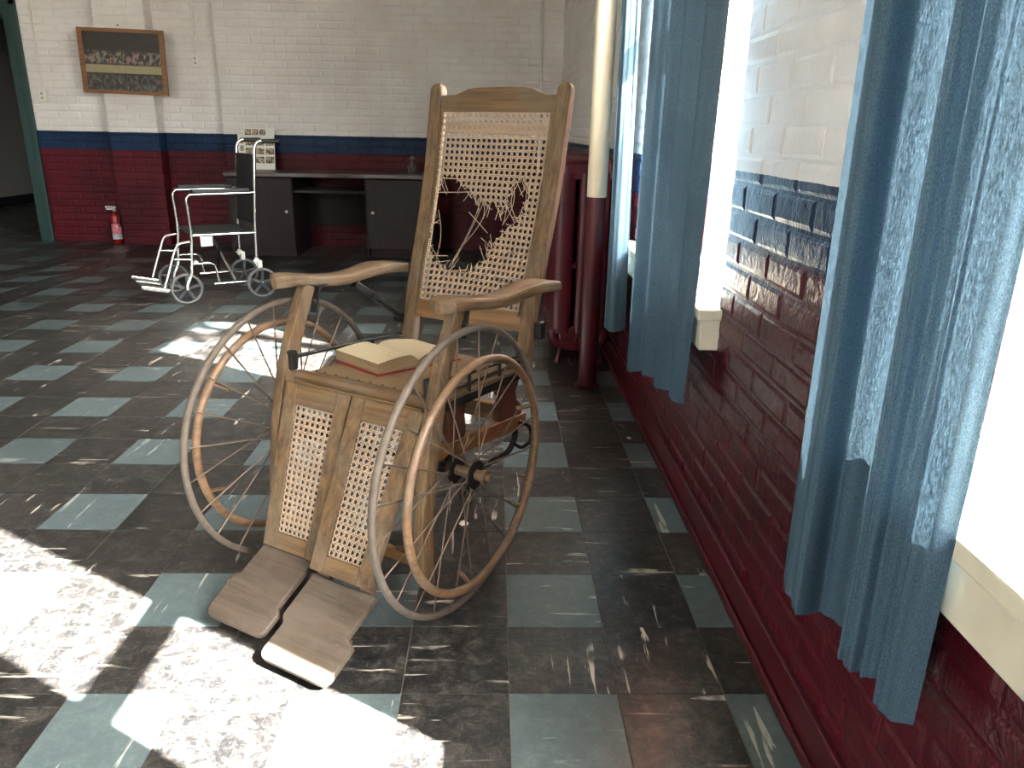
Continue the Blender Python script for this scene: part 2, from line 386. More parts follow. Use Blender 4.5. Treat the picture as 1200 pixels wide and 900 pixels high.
# windows: frame, two sashes with panes, stool and apron
def window(idx, a, b, detail=True):
    w = empty('window_%d' % idx, (XW, a, 0)); tag(w, kind='structure'); L = b - a
    xg = .055                                   # sash plane behind the wall face
    f = MB(); f.bx(xg - .02, xg + .07, 0, .045, ZS, ZT); f.bx(xg - .02, xg + .07, L - .045, L, ZS, ZT); f.bx(xg - .02, xg + .07, .045, L - .045, ZT - .05, ZT); f.bx(xg - .02, xg + .07, .045, L - .045, ZS - .03, ZS + .012)
    f.build('window_frame', M['whitepaint'], w)
    zr = 1.565
    for nm, z0, z1, x in (('lower_sash', ZS + .012, zr + .045, xg), ('upper_sash', zr, ZT - .05, xg + .034)):
        s = MB(); s.bx(x, x + .034, .045, .085, z0, z1); s.bx(x, x + .034, L - .085, L - .045, z0, z1); s.bx(x, x + .034, .085, L - .085, z0, z0 + (.05 if nm[0] == 'l' else .045)); s.bx(x, x + .034, .085, L - .085, z1 - .045, z1)
        so_ = s.build(nm, M['whitepaint'], w)
        MB().bx(x + .014, x + .018, .08, L - .08, z0 + .03, z1 - .03).build('pane', M['glass'], so_)
    MB().bx(-.066, -.001, -.03, L + .03, ZS - .03, ZS, .004).build('stool_nosing', M['cream'], w)
    MB().bx(-.001, xg - .02, .0, L, ZS - .03, ZS).build('window_sill', M['cream'], w, bevel=.004)
    MB().bx(-.054, -.001, -.02, L + .02, .565, ZS - .03).build('apron', M['cream'], w, bevel=.003)
    return w
for i, (a, b) in enumerate(WINS): window(i + 1, a, b)
# light portals: guide daylight sampling through the openings
def portal(loc, nrm, sx, sy):
    l = bpy.data.lights.new('daylight_portal', 'AREA'); l.shape = 'RECTANGLE'; l.size = sx; l.size_y = sy; l.cycles.is_portal = True
    o = bpy.data.objects.new('daylight_portal', l); COL.objects.link(o); o.location = loc; o.rotation_euler = Vector(nrm).to_track_quat('-Z', 'Z').to_euler()
for a, b in WINS: portal((XW + WALL_T + .02, (a + b) / 2, (ZS + ZT) / 2), (-1, 0, 0), b - a, ZT - ZS)
for a, b in ((-4.7, -2.9),): portal(((a + b) / 2, -5.42, 1.8), (0, 1, 0), b - a, 2.0)

# outdoors
tag(MB().bx(-40, 40, -40, 45, -.7, -.6).build('outdoor_ground', M['ground']), kind='structure')
tag(MB().bx(XW + WALL_T, 2.3, 3.0, 4.2, -.6, 5).build('wall_outside_wing', M['outbrick']), kind='structure')

tr = empty('leafy_tree', (3.75, -.15, -.6)); tag(tr, 'leafy tree outside the windows shading their upper panes', 'tree')
MB().tube(spline([(0, 0, 0), (.05, .03, 1.8), (-.05, -.02, 3.6), (-.3, .1, 5.2), (-.5, .15, 6.2)], 4), .10, 10, False, [1.2 - .9 * i / 16 for i in range(17)]).build('trunk', M['oak_w'], tr)
lm = MB(); lr = random.Random(21)
for k in range(420):
    th_, ph_, r_ = lr.uniform(0, 2 * PI), math.acos(lr.uniform(-1, 1)), lr.random() ** .4
    c_ = Vector((-.55 + 1.1 * r_ * math.sin(ph_) * math.cos(th_), .22 + .85 * r_ * math.sin(ph_) * math.sin(th_), 6.05 + .62 * r_ * math.cos(ph_)))
    rt = Matrix.Rotation(lr.uniform(0, 6), 3, 'Z') @ Matrix.Rotation(lr.uniform(-1, 1), 3, 'X'); a_ = lr.uniform(.05, .085)
    lm.add([c_ + rt @ Vector(q) for q in ((0, -a_, 0), (a_ * .5, -a_ * .2, .01), (a_ * .4, a_ * .5, .01), (0, a_ * 1.1, 0), (-a_ * .4, a_ * .5, .01), (-a_ * .5, -a_ * .2, .01))], [(0, 1, 2, 3, 4, 5)])
tag(lm.build('foliage', plain('leaf_green', srgb(60, 90, 40), .6), tr, fix=False), kind='stuff')

# ------------------------------------------------------------------ antique wheelchair
TH = math.radians(-30.85)
chair = empty('antique_wheelchair', (-.3452, .4838, 0), TH)
tag(chair, 'antique high-back oak wheelchair with torn cane back and big spoked wheels', 'wheelchair')
def P(u, v, w): return Vector((u, -v, w))
def smooth_path(pts, u, n=5): return spline([P(u, v, w) for v, w in pts], n)
# arm posts
for sgn in (-1, 1):
    pts = [(-.038, .742), (.012, .642), (.047, .55), (.076, .44), (.095, .335), (.107, .24), (.106, .15), (.10, .085)]
    path = smooth_path(pts, sgn * .232, 4)
    n = len(path); sc = [(1, .8 + .25 * math.sin(PI * min(1, i / n * 1.1))) for i in range(n)]
    MB().bar(path, .030, .046, (1, 0, 0), .005, sc).build('arm_post', M['oak_w'], chair)
    # iron bracket under the arm
    b = MB(); b.bar([P(sgn * .232, -.058, .665), P(sgn * .232, -.068, .70), P(sgn * .232, -.075, .728), P(sgn * .232, -.11, .738)], .022, .007, (1, 0, 0), .002)
    b.bar([P(sgn * .232, -.10, .736), P(sgn * .232, -.03, .744)], .03, .005, (1, 0, 0), .002)
    bo = b.build('arm_bracket', M['iron'], chair)
    MB().lathe([(0, .0), (.006, 0), (.005, .004), (0, .005)], 8, 'x', P(sgn * .232 + .016, -.045, .70)).build('screw', M['iron'], bo)
    # armrest: shaped board with drooped front and raised rear
    cs = []
    N = 26
    for i in range(N + 1):
        t = i / N
        v = .058 - .525 * t
        w = .764 - .052 * t + .006 * math.cos(t * 2 * PI * 1.15 + .3) + (.014 * math.sin(PI * .62 * min(1, max(0, (t - .5) / .5))) if t > .5 else 0) - (.010 * (1 - t / .1) ** 2 if t < .1 else 0)
        hw = .041 - .012 * math.sin(PI * min(1, t / .75)) if t < .75 else .041 + .004 * (t - .75)
        e = min(1, t / .07) ; hw *= math.sqrt(max(.04, 1 - (1 - e) ** 2)); e = min(1, (1 - t) / .04); hw *= math.sqrt(max(.6, 1 - (1 - e) ** 2))
        th = .0150 * (1 - .06 * t)
        cs.append((P(sgn * (.246 + .012 * t), v, w), hw, th))
    m = MB(); k = 12; vs = []
    for c, hw, th in cs:
        for a, b_ in rrect(2 * hw, 2 * th, .008): vs.append(c + Vector((a, 0, b_)))
    fs = []
    for i in range(N):
        for q in range(12): fs.append((i * 12 + q, i * 12 + (q + 1) % 12, (i + 1) * 12 + (q + 1) % 12, (i + 1) * 12 + q))
    fs += [list(range(12)), list(range(N * 12, N * 12 + 12))]
    m.add(vs, fs, False).build('armrest', M['oak_v'], chair)
    # ratchet strut under the rear of the arm
    s = MB()
    if sgn > 0: s.box(P(.236, -.452, .60), (.022, .03, .05), None, .005).build('recline_catch', M['iron'], chair)
    else:
      s = MB(); s.bar([P(sgn * .236, -.225, .716), P(sgn * .236, -.33, .65)], .016, .020, (1, 0, 0), .003); s.bar([P(sgn * .236, -.31, .662), P(sgn * .232, -.43, .576)], .022, .012, (1, 0, 0), .003)
      s.tube([P(sgn * .236 - .012, -.30, .668), P(sgn * .236 + .012, -.30, .668)], .012, 10); s.tube([P(sgn * .236 - .016, -.43, .578), P(sgn * .236 + .01, -.43, .578)], .014, 10)
      s.build('recline_strut', M['iron'], chair)
    # iron side rod above the seat
    r = MB(); r.tube(spline([P(sgn * .214, .05, .572), P(sgn * .214, -.15, .558), P(sgn * .214, -.40, .537)], 4), .0055, 8)
    ro = r.build('side_rod', M['iron'], chair)
    MB().box(P(sgn * .214, .048, .565), (.022, .022, .05), None, .005).build('rod_clamp', M['iron'], ro)
    for vv in (-.12, -.267): MB().tube([P(sgn * .214, vv, .56 + (vv + .12) * .06), P(sgn * .214, vv, .512)], .0045, 8).build('rod_stay', M['iron'], ro)
# seat: front rail, side rails, board, leather
MB().bar([P(-.216, .026, .513), P(.216, .026, .513)], .034, .042, (0, 1, 0), .014).build('seat_front_rail', M['oak_u'], chair)
for sgn in (-1, 1):
    rl = MB().bar([P(sgn * .205, .01, .507), P(sgn * .205, -.40, .488)], .02, .028, (1, 0, 0), .003).build('seat_side_rail', M['oak_v'], chair)
    MB().bar([P(sgn * .2165, .005, .502), P(sgn * .2165, -.39, .484)], .003, .022, (1, 0, 0), .001).build('iron_edge', M['iron'], rl)
MB().prism([(-.195, .012), (.195, .012), (.195, -.40), (-.195, -.40)], .02, lambda a, b, h: P(a, b, .502 + b * .047 + h)).build('seat_board', M['oak_v'], chair)
lp = []
for cx, cy, t0 in ((.16, -.02, 0), (-.16, -.02, 90), (-.16, -.355, 180), (.16, -.355, 270)):
    for k in range(5):
        a = math.radians(t0 + 22.5 * k); lp.append((cx + .03 * math.cos(a), cy + .03 * math.sin(a)))
sw = lambda v: .5222 + v * .047
MB().prism(lp, .0045, lambda a, b, h: P(a * 1.012, b * 1.01, sw(b) + h)).build('seat_edging', M['iron'], chair)
pad = MB().prism(lp, .007, lambda a, b, h: P(a * .985, b * .985 - .003, sw(b) + h)).build('seat_leather', M['leather'], chair)
for k in range(9):
    u_ = -.15 + .3 * k / 8
    MB().lathe([(0, .002), (.003, .001), (.004, 0)], 6, 'z', P(u_, .001, sw(0) + .0072)).build('nail_head', M['iron'], pad)
# under-frame
for sgn in (-1, 1):
    MB().bar([P(sgn * .19, .085, .385), P(sgn * .19, -.445, .328)], .022, .044, (1, 0, 0), .004).build('lower_rail', M['oak_orange_v'], chair)
    MB().prism([(-.045, .485), (-.13, .482), (-.122, .45), (-.128, .40), (-.118, .375), (-.05, .382)], .016, lambda a, b, h: P(sgn * .19 - .008 + h, a, b)).build('front_side_board', M['redwood'], chair)
    MB().prism([(-.25, .478), (-.405, .474), (-.40, .45), (-.385, .43), (-.395, .40), (-.425, .38), (-.42, .345), (-.30, .36), (-.29, .39), (-.31, .43), (-.29, .455)], .016, lambda a, b, h: P(sgn * .19 - .008 + h, a, b)).build('rear_side_board', M['redwood'], chair)
MB().bar([P(-.18, -.43, .34), P(.18, -.43, .34)], .03, .05, (0, 1, 0), .004).build('rear_cross_rail', M['oak_orange_u'], chair)
MB().bar([P(-.22, .098, .14), P(.22, .098, .14)], .018, .03, (0, 1, 0), .004).build('lower_cross_rail', M['oak_orange_u'], chair)
# axle and brackets
MB().tube([P(-.255, 0, .3545), P(.255, 0, .3545)], .011, 10).build('axle', M['iron'], chair)
for sgn in (-1, 1):
    b = MB(); b.bar(spline([P(sgn * .207, .09, .40), P(sgn * .207, .04, .385), P(sgn * .207, .0, .345), P(sgn * .207, -.05, .355)], 4), .010, .026, (1, 0, 0), .003)
    b.build('axle_bracket', M['iron'], chair)
# rear caster assembly: curved iron springs to a small wheel
for sgn in (-1, 1):
    s = MB(); s.bar(spline([P(sgn * .15, -.43, .325), P(sgn * .15, -.475, .27), P(sgn * .13, -.47, .20), P(sgn * .08, -.43, .16), P(sgn * .022, -.43, .10), P(sgn * .02, -.45, .07)], 5), .018, .007, (1, 0, 0), .002)
    s.build('caster_spring', M['iron'], chair)
cw = MB().lathe([(.052, -.009), (.062, -.007), (.066, 0), (.062, .007), (.052, .009)], 28, 'x', P(0, -.45, .0665), True).build('caster_wheel', M['tyre'], chair)
c = MB(); c.lathe([(0, -.018), (.012, -.018), (.012, .018), (0, .018)], 12, 'x', P(0, -.45, .0665))
for k in range(8):
    a = k * PI / 4; c.tube([P(0, -.45 + .01 * math.cos(a), .0665 + .01 * math.sin(a)), P(0, -.45 + .055 * math.cos(a), .0665 + .055 * math.sin(a))], .003, 6)
c.build('caster_hub', M['iron'], cw)
for sgn in (-1, 1):     # brake lever hook by the right rear, small iron stay on each side
    MB().tube(spline([P(sgn * .20, -.40, .335), P(sgn * .215, -.44, .31), P(sgn * .215, -.455, .265), P(sgn * .205, -.42, .25), P(sgn * .20, -.385, .27)], 5), .006, 8).build('iron_hook', M['iron'], chair)

# back: posts, crest, bottom rail, cane
BK = [(-.405, .497), (-.418, .53), (-.432, .60), (-.447, .66), (-.470, .735), (-.516, .872), (-.556, 1.01), (-.578, 1.12), (-.601, 1.235)]
def back_at(w):
    for (v0, w0), (v1, w1) in zip(BK, BK[1:]):
        if w <= w1 or (v1, w1) == BK[-1]: return v0 + (v1 - v0) * (w - w0) / (w1 - w0)
def half_w(w): return .180 + .010 * (w - .62) / .6       # clear half width between posts
for sgn in (-1, 1):
    pts = [P(sgn * (half_w(w) + .0205), v - .012, w) for v, w in BK]
    path = spline(pts, 4); n = len(path)
    sc = [(1, 1)] * n; sc[0] = (.55, .5); sc[1] = (.9, .8)
    tdir = (path[-1] - path[-2]).normalized(); end = path[-1].copy()
    for k in range(1, 7):
        a_ = k / 6 * PI / 2; path.append(end + tdir * (.022 * math.sin(a_))); sc.append((max(.12, math.cos(a_) ** .8), max(.2, math.cos(a_) ** .6)))
    po = MB().bar(path, .040, .036, (1, 0, 0), .006, sc).build('back_post', M['oak_w'], chair)
    MB().lathe([(0, .0), (.006, 0), (.006, .003), (0, .003)], 10, 'y', P(sgn * .2, -.394, .515)).build('bolt', M['iron'], po)
cr = [(-.19, 1.178), (.19, 1.178), (.192, 1.224), (.155, 1.226), (.135, 1.232), (.115, 1.241), (.09, 1.245), (0, 1.246), (-.08, 1.245), (-.105, 1.241), (-.125, 1.232), (-.145, 1.226), (-.192, 1.224)]
MB().prism(cr, .022, lambda a, b, h: P(a, back_at(b) - .002 - h, b)).build('crest_rail', M['oak_u'], chair, bevel=.002)
br = [(-.182, .59), (.182, .59), (.182, .640), (-.182, .640)]
MB().prism(br, .022, lambda a, b, h: P(a, back_at(b) - .002 - h, b)).build('back_bottom_rail', M['oak_orange_u'], chair, bevel=.002)
for sgn in (-1, 1):     # thin inner stiles that the cane is pegged to
    MB().bar(spline([P(sgn * (half_w(w) - .006), back_at(w) - .006, w) for w in (.63, .74, .87, 1.0, 1.1, 1.18)], 3), .016, .010, (1, 0, 0), .002).build('cane_stile', M['oak_w'], chair)

def strand(mb, pts, wdt, nrm, th=.0009):
    # flat cane ribbon with a low ridge
    n = len(pts)
    if n < 2: return
    vs = []
    for i, p in enumerate(pts):
        t = (pts[min(i + 1, n - 1)] - pts[max(i - 1, 0)])
        if t.length < 1e-7: t = Vector((1, 0, 0))
        t.normalize(); s = t.cross(nrm)
        if s.length < 1e-5: s = Vector((1, 0, 0))
        s.normalize(); u = s.cross(t)
        vs += [p - s * wdt / 2, p + u * th, p + s * wdt / 2]
    fs = []
    for i in range(n - 1):
        a = i * 3; b = a + 3
        fs += [(a, a + 1, b + 1, b), (a + 1, a + 2, b + 2, b + 1), (a + 2, a, b, b + 2)]
    mb.add(vs, fs, False)
def cane(mb, x0, x1, y0, y1, fn, inside, pitch, nrm, rng, jitter=.0004):
    """seven-step cane in the (x,y) rectangle; fn(x,y,h)->point; inside(x,y) False where broken"""
    nx = max(2, round((x1 - x0) / pitch)); ny = max(2, round((y1 - y0) / pitch)); px = (x1 - x0) / nx; py = (y1 - y0) / ny
    step = pitch / 2; g = .0019; wd = .0023
    def run(line, h, wd=wd):
        seg = []
        jit = [rng.uniform(-jitter, jitter) for _ in range(3)]
        for (x, y) in line:
            ok = x0 - 1e-6 <= x <= x1 + 1e-6 and y0 - 1e-6 <= y <= y1 + 1e-6 and inside(x, y)
            if ok: seg.append(fn(x + jit[0], y + jit[1], h + jit[2]))
            else:
                if len(seg) > 1: strand(mb, seg, wd, nrm)
                seg = []
        if len(seg) > 1: strand(mb, seg, wd, nrm)
    for j in range(ny + 1):
        for s in (-g, g):
            n = int((x1 - x0) / step) + 1; run([(x0 + (x1 - x0) * i / n, y0 + j * py + s) for i in range(n + 1)], .0006)
    for i in range(nx + 1):
        for s in (-g, g):
            n = int((y1 - y0) / step) + 1; run([(x0 + i * px + s, y0 + (y1 - y0) * k / n) for k in range(n + 1)], -.0004)
    for d in (1, -1):
        for k in range(-ny, nx + ny + 1):
            line = []
            for q in range(2 * ny + 2):
                y = y0 + q * py / 2; x = x0 + (k + .5) * px + d * q * px / 2
                line.append((x, y))
            run(line, .0014 if d == 1 else .0022, .0022)
rng = random.Random(5)
HOLE = [(-.150, .985), (-.105, .985), (-.075, .965), (-.045, .945), (-.015, .93), (.02, .920), (.055, .916), (.078, .916), (.082, .945), (.090, .985), (.118, .995), (.132, .965), (.130, .93), (.115, .895), (.09, .868), (.06, .85), (.045, .82), (.025, .79), (.005, .76), (-.03, .735), (-.07, .728), (-.10, .735), (-.135, .755), (-.165, .79), (-.16, .85), (-.157, .93)]
def in_poly(x, y, poly):
    c = False; j = len(poly) - 1
    for i in range(len(poly)):
        xi, yi = poly[i]; xj, yj = poly[j]
        if (yi > y) != (yj > y) and x < (xj - xi) * (y - yi) / (yj - yi) + xi: c = not c
        j = i
    return c
def bfn(x, y, h):     # back cane sits in the frame; sags where torn
    d = 0.0
    if y < .97:
        d = -.020 * max(0, 1 - ((y - .77) / .20) ** 2) * max(0, 1 - (x / .17) ** 2)
    k = half_w(y) / half_w(.62)
    return P(x * k, back_at(y) + .001 + h + d, y)
jag = lambda x, y: in_poly(x + .006 * math.sin(y * 900), y + .006 * math.sin(x * 1100 + 1), HOLE)
mb = MB(); cane(mb, -.170, .170, .645, 1.178, bfn, lambda x, y: not jag(x, y), .0172, Vector((0, -1, .25)), rng)
bc = mb.build('back_cane', M['cane'], chair, fix=False); tag(bc, 'woven cane with a large torn hole', kind='stuff')
# loose broken strands around the tear
mb = MB()
for i in range(64):
    k = rng.randrange(len(HOLE)); a, b = HOLE[k], HOLE[(k + 1) % len(HOLE)]; t = rng.random()
    x, y = a[0] + (b[0] - a[0]) * t, a[1] + (b[1] - a[1]) * t
    cx, cy = -.02, .86
    base = math.atan2(cy - y, cx - x)
    ang = base + rng.uniform(-.8, .8)
    if y > .9: ang = rng.choice((-2.2, -2.0, -1.0, -.9, -1.57)) + rng.uniform(-.2, .2)
    l = rng.uniform(.012, .045)
    sag = rng.uniform(-.012, .012)
    pts = [bfn(x + l * s * math.cos(ang), y + l * s * math.sin(ang), .003 + sag * s * s) for s in (-.3, 0, .35, .7, 1)]
    strand(mb, pts, .0019, Vector((0, -1, .25)))
for (xa, ya, xb, yb, bow) in ((-.157, .95, -.045, .957, .002), (-.01, .945, -.09, .74, .01), (.0, .94, -.075, .76, .004), (.015, .925, -.06, .80, .012), (-.15, .90, -.135, .76, .015), (.088, .99, .065, .87, .02), (.10, .985, .12, .88, -.02), (-.05, .90, .02, .845, .004), (-.16, .80, -.11, .735, .006), (-.155, .77, -.10, .772, .003), (-.12, .745, -.06, .70, .004), (-.1, .73, -.02, .74, .006), (-.165, .97, -.158, .76, .004)):
    pts = []
    for i in range(9):
        t = i / 8; pts.append(bfn(xa + (xb - xa) * t + bow * math.sin(PI * t), ya + (yb - ya) * t, .004 + .006 * math.sin(PI * t)))
    strand(mb, pts, .0020, Vector((0, -1, .25)))
tag(mb.build('loose_cane_strands', M['cane'], chair, fix=False), 'broken loose ends of cane', kind='stuff')
# strip of plain cloth behind the top rows
MB().prism([(-.166, 1.118), (.166, 1.118), (.167, 1.150), (-.167, 1.150)], .0015, lambda a, b, h: P(a, back_at(b) - .0035 - h, b)).build('backing_strip', M['cane'], chair)

# leg panels: two framed cane doors
PT, PBS = (.066, .512), {-1: (.213, .127), 1: (.247, .133)}      # (v,w) top / bottom of panel face
def pan(x, t, h):      # x lateral, t 0 (top) .. 1 (bottom), h thickness towards the front
    PB = PBS[SIDE[0]]; v = PT[0] + (PB[0] - PT[0]) * t; w = PT[1] + (PB[1] - PT[1]) * t
    n = Vector((PT[1] - PB[1], PB[0] - PT[0])).normalized()
    return P(x, v + n.x * h, w + n.y * h)
SIDE = [1]; LEN = math.hypot(PBS[1][0] - PT[0], PBS[1][1] - PT[1])
for sgn in (-1, 1):
    lp_ = empty('leg_panel', (0, 0, 0), 0, chair)
    dz = 0; SIDE[0] = sgn
    ow = lambda t: .216 - .031 * t                # outer half width tapers
    iw = .003
    st, rt, rb = .042, .085, .90                  # stile width, rail limits in t
    xin = lambda t: sgn * iw
    def quadbar(t0, t1, xa, xb, name, mat):
        m = MB(); n = 6; vs = []
        for k in range(n + 1):
            t = t0 + (t1 - t0) * k / n; a, b = xa(t), xb(t)
            vs += [pan(a, t, -.009 + dz), pan(b, t, -.009 + dz), pan(b, t, .009 + dz), pan(a, t, .009 + dz)]
        fs = [(0, 1, 2, 3), (4 * n, 4 * n + 3, 4 * n + 2, 4 * n + 1)]
        for k in range(n):
            for q in range(4): fs.append((4 * k + q, 4 * k + (q + 1) % 4, 4 * k + 4 + (q + 1) % 4, 4 * k + 4 + q))
        m.add(vs, fs); return m.build(name, mat, lp_, bevel=.0025)
    quadbar(0, 1, lambda t: sgn * ow(t), lambda t: sgn * (ow(t) - st), 'stile', M['oak_w'])
    quadbar(0, 1, lambda t: sgn * iw, lambda t: sgn * (iw + st), 'stile', M['oak_w'])
    quadbar(0, .125, lambda t: sgn * (iw + st), lambda t: sgn * (ow(t) - st), 'top_rail', M['oak_u'])
    quadbar(.90, 1, lambda t: sgn * (iw + st), lambda t: sgn * (ow(t) - st), 'bottom_rail', M['oak_u'])
    a0, a1 = .126, .899
    def cf(x, y, h):       # x in 0..w(mean), y in metres along the panel
        t = a0 + y / LEN
        lo = iw + st; hi = ow(t) - st
        return pan(sgn * (lo + (hi - lo) * x / .115), t, .002 + h + dz)
    mb = MB(); cane(mb, 0, .115, 0, (a1 - a0) * LEN, cf, lambda x, y: True, .0160, Vector((0, -1, .4)), rng)
    tag(mb.build('cane_infill', M['cane'], lp_, fix=False), kind='stuff')
# hinge strip between seat and panels
MB().tube([P(-.20, .056, .510), P(.20, .056, .510)], .005, 8).build('panel_hinge', M['oak_u'], chair)
# foot boards
def footboard(outline, f, name='foot_board'):
    m = MB().prism(outline, .016, f); return m.build(name, M['foot'], chair, bevel=.003)
def plane_fn(v0, w0, v1, w1):
    L_ = math.hypot(v1 - v0, w1 - w0); dv, dw = (v1 - v0) / L_, (w1 - w0) / L_; nv, nw = -dw, dv
    return lambda a, b, h: P(a, v0 + dv * b - abs(nv) * (.016 - h) * (1 if nv > 0 else -1) * 1, w0 + dw * b - abs(nw) * (.016 - h))
def corner(cx, cy, r, t0, n=5): return [(cx + r * math.cos(math.radians(t0 + 90 * k / (n - 1))), cy + r * math.sin(math.radians(t0 + 90 * k / (n - 1)))) for k in range(n)]
fl_ = plane_fn(.214, .127, .406, .034)
Lf = math.hypot(.192, .093)
ol = [(-.187, 0), (-.187, .10), (-.199, .112)] + corner(-.172, Lf - .027, .027, 180)[::-1][::-1]
ol = [(-.022, 0), (-.187, 0), (-.187, .09), (-.199, .10)] + [(-.199 + .028 - .028 * math.cos(a), Lf - .028 + .028 * math.sin(a)) for a in [i * PI / 8 for i in range(5)]] + [(-.009 - .02 + .02 * math.sin(a), Lf - .02 + .02 * math.cos(a)) for a in [i * PI / 8 for i in range(5)]] + [(-.009, .15), (-.024, .135)]
footboard(ol, fl_)
fr_ = plane_fn(.243, .119, .447, .027); Lf = math.hypot(.204, .092)
orr = [(.196, 0), (.006, 0), (.008, .12), (.024, .135)] + [(.024 + .022 - .022 * math.cos(a), Lf - .022 + .022 * math.sin(a)) for a in [i * PI / 8 for i in range(5)]] + [(.222 - .024 + .024 * math.sin(a), Lf - .024 + .024 * math.cos(a)) for a in [i * PI / 8 for i in range(5)]] + [(.222, .125), (.196, .11)]
footboard(orr, fr_)
for sgn, v, w in ((-1, .208, .128), (1, .234, .122)):
    for x in (.035, .165): MB().tube([P(sgn * x - .018, v, w), P(sgn * x + .018, v, w)], .008, 10).build('foot_hinge', M['hub'], chair)
    MB().tube([P(sgn * .198, v + .11, w - .06), P(sgn * .204, v + .11, w - .06)], .007, 8).build('foot_peg', M['hub'], chair)
# main wheels
RW = .3545
spv = []
for kind in range(4):
    fx = .026 if kind % 2 else -.026; da = .42 if kind // 2 else -.42
    p0 = Vector((fx, .032 * math.cos(da), .032 * math.sin(da))); p1 = Vector((0, .342, 0))
    m = MB().tube([p0, p1], .0022, 6); spv.append(m)
def wheel(sgn):
    w = MB().lathe([(.341, -.0065), (.347, -.008), (.352, -.0075), (.3545, -.004), (.3545, .004), (.352, .0075), (.347, .008), (.341, .0065), (.339, .0)], 96, 'x', (0, 0, 0), True).build('wheel', M['tyre'], chair, P(sgn * .281, 0, RW))
    hr = MB().lathe([(.2815 + .010 * math.cos(a), sgn * .038 + .010 * math.sin(a)) for a in [i * PI / 6 for i in range(12)]], 96, 'x', (0, 0, 0), True).build('hand_rim', M['rimwood'], w)
    h = MB()
    for z0, z1, r0 in ((-.052, .05, .0125), (.046, .058, .016), (.056, .070, .0085)):
        for q in ([(0, z0), (r0, z0)], [(r0, z0), (r0, z1)], [(r0, z1), (0, z1)]): h.lathe([(a_, sgn * b_) for a_, b_ in q], 20, 'x')
    h.build('hub', M['hub'], w)
    for x in (-.0275, .0275):
        f_ = MB()
        for q in ([(.0, x - .002), (.035, x - .002)], [(.035, x - .002), (.035, x + .002)], [(.035, x + .002), (0, x + .002)]): f_.lathe(q, 24, 'x')
        f_.build('hub_flange', M['iron'], w)
    nsp = 24
    for i in range(nsp):
        me = SP[i % 4]; o = bpy.data.objects.new('spoke', me); COL.objects.link(o); o.parent = w; o.rotation_euler = (2 * PI * i / nsp + .1, 0, 0)
    for i in range(6):
        a = 2 * PI * (i + .35) / 6; c_, s_ = math.cos(a), math.sin(a)
        g = MB().bar([(sgn * .036, .274 * c_, .274 * s_), (sgn * .022, .262 * c_, .262 * s_), (sgn * .004, .250 * c_, .250 * s_)], .006, .012, (0, -s_, c_), .002).build('rim_clip', M['hub'], w)
    return w
SP = []
for m in spv:
    o = m.build('spoke', M['spoke']); SP.append(o.data); bpy.data.objects.remove(o)
wheel(-1); wheel(1)

# ------------------------------------------------------------------ open book on the seat
book = empty('open_book', chair.matrix_world @ Vector((0, 0, 0)), 0)
bm_ = Matrix.Translation(chair.location) @ Matrix.Rotation(TH, 4, 'Z')
K = P(-.019, -.050, 0); hd = P(-.967, -.253, 0).normalized(); pd = Vector((0, 0, 1)).cross(hd); 
if pd.dot(P(.138, -.214, 0)) < 0: pd = -pd
bz = .5296
def BP(a, b, z):       # a along the spine, b across the two covers
    q = K + hd * a + pd * b
    return bm_ @ Vector((q.x, q.y, bz + z + (-q.y) * .047))
book.location = BP(.10, .14, 0)
bi = book.location
tag(book, 'thick open book with red cover and yellowed pages on the cane wheelchair seat', 'book')
HB, WB = .200, .285
def blk(b0, b1, prof, a0=.004, a1=HB - .004):
    n = 14; m = MB(); vs = []
    for i in range(n + 1):
        t = i / n; b = b0 + (b1 - b0) * t
        for a, z in ((a0, .0045), (a1, .0045), (a1, prof(t)), (a0, prof(t))): vs.append(BP(a, b, z) - bi)
    fe = []; ft = []
    for i in range(n):
        k = 4 * i
        ft.append((k + 2, k + 6, k + 7, k + 3)); fe += [(k + 1, k + 5, k + 6, k + 2), (k, k + 3, k + 7, k + 4), (k, k + 4, k + 5, k + 1)]
    fe += [(0, 1, 2, 3), (4 * n, 4 * n + 3, 4 * n + 2, 4 * n + 1)]
    return vs, fe, ft
for b0, b1, prof in ((.006, .139, lambda t: .031 + .010 * math.sin(min(1, t * 1.35) * PI * .5) - .022 * max(0, (t - .72) / .28) ** 2), (WB - .006, .139, lambda t: .024 + .012 * math.sin(min(1, t * 1.3) * PI * .5) - .014 * max(0, (t - .72) / .28) ** 2)):
    vs, fe, ft = blk(b0, b1, prof)
    pb = MB().add(vs, fe).build('page_block', M['pageedge'], book)
    vt = [Vector(v) + Vector((0, 0, .0006)) for v in vs]
    MB().add(vt, ft, True).build('open_page', M['page'], pb, fix=False)
for b0, b1 in ((0, WB / 2 - .006), (WB / 2 + .006, WB)):
    MB().add([BP(a, b, z) - bi for z in (0, .004) for a, b in ((0, b0), (HB, b0), (HB, b1), (0, b1))], [(0, 1, 2, 3), (4, 7, 6, 5), (0, 4, 5, 1), (1, 5, 6, 2), (2, 6, 7, 3), (3, 7, 4, 0)]).build('cover', M['bookcover'], book)
MB().add([BP(a, b, z) - bi for z in (0, .003) for a, b in ((0, WB / 2 - .006), (HB, WB / 2 - .006), (HB, WB / 2 + .006), (0, WB / 2 + .006))], [(0, 1, 2, 3), (4, 7, 6, 5), (0, 4, 5, 1), (1, 5, 6, 2), (2, 6, 7, 3), (3, 7, 4, 0)]).build('spine', M['bookcover'], book)

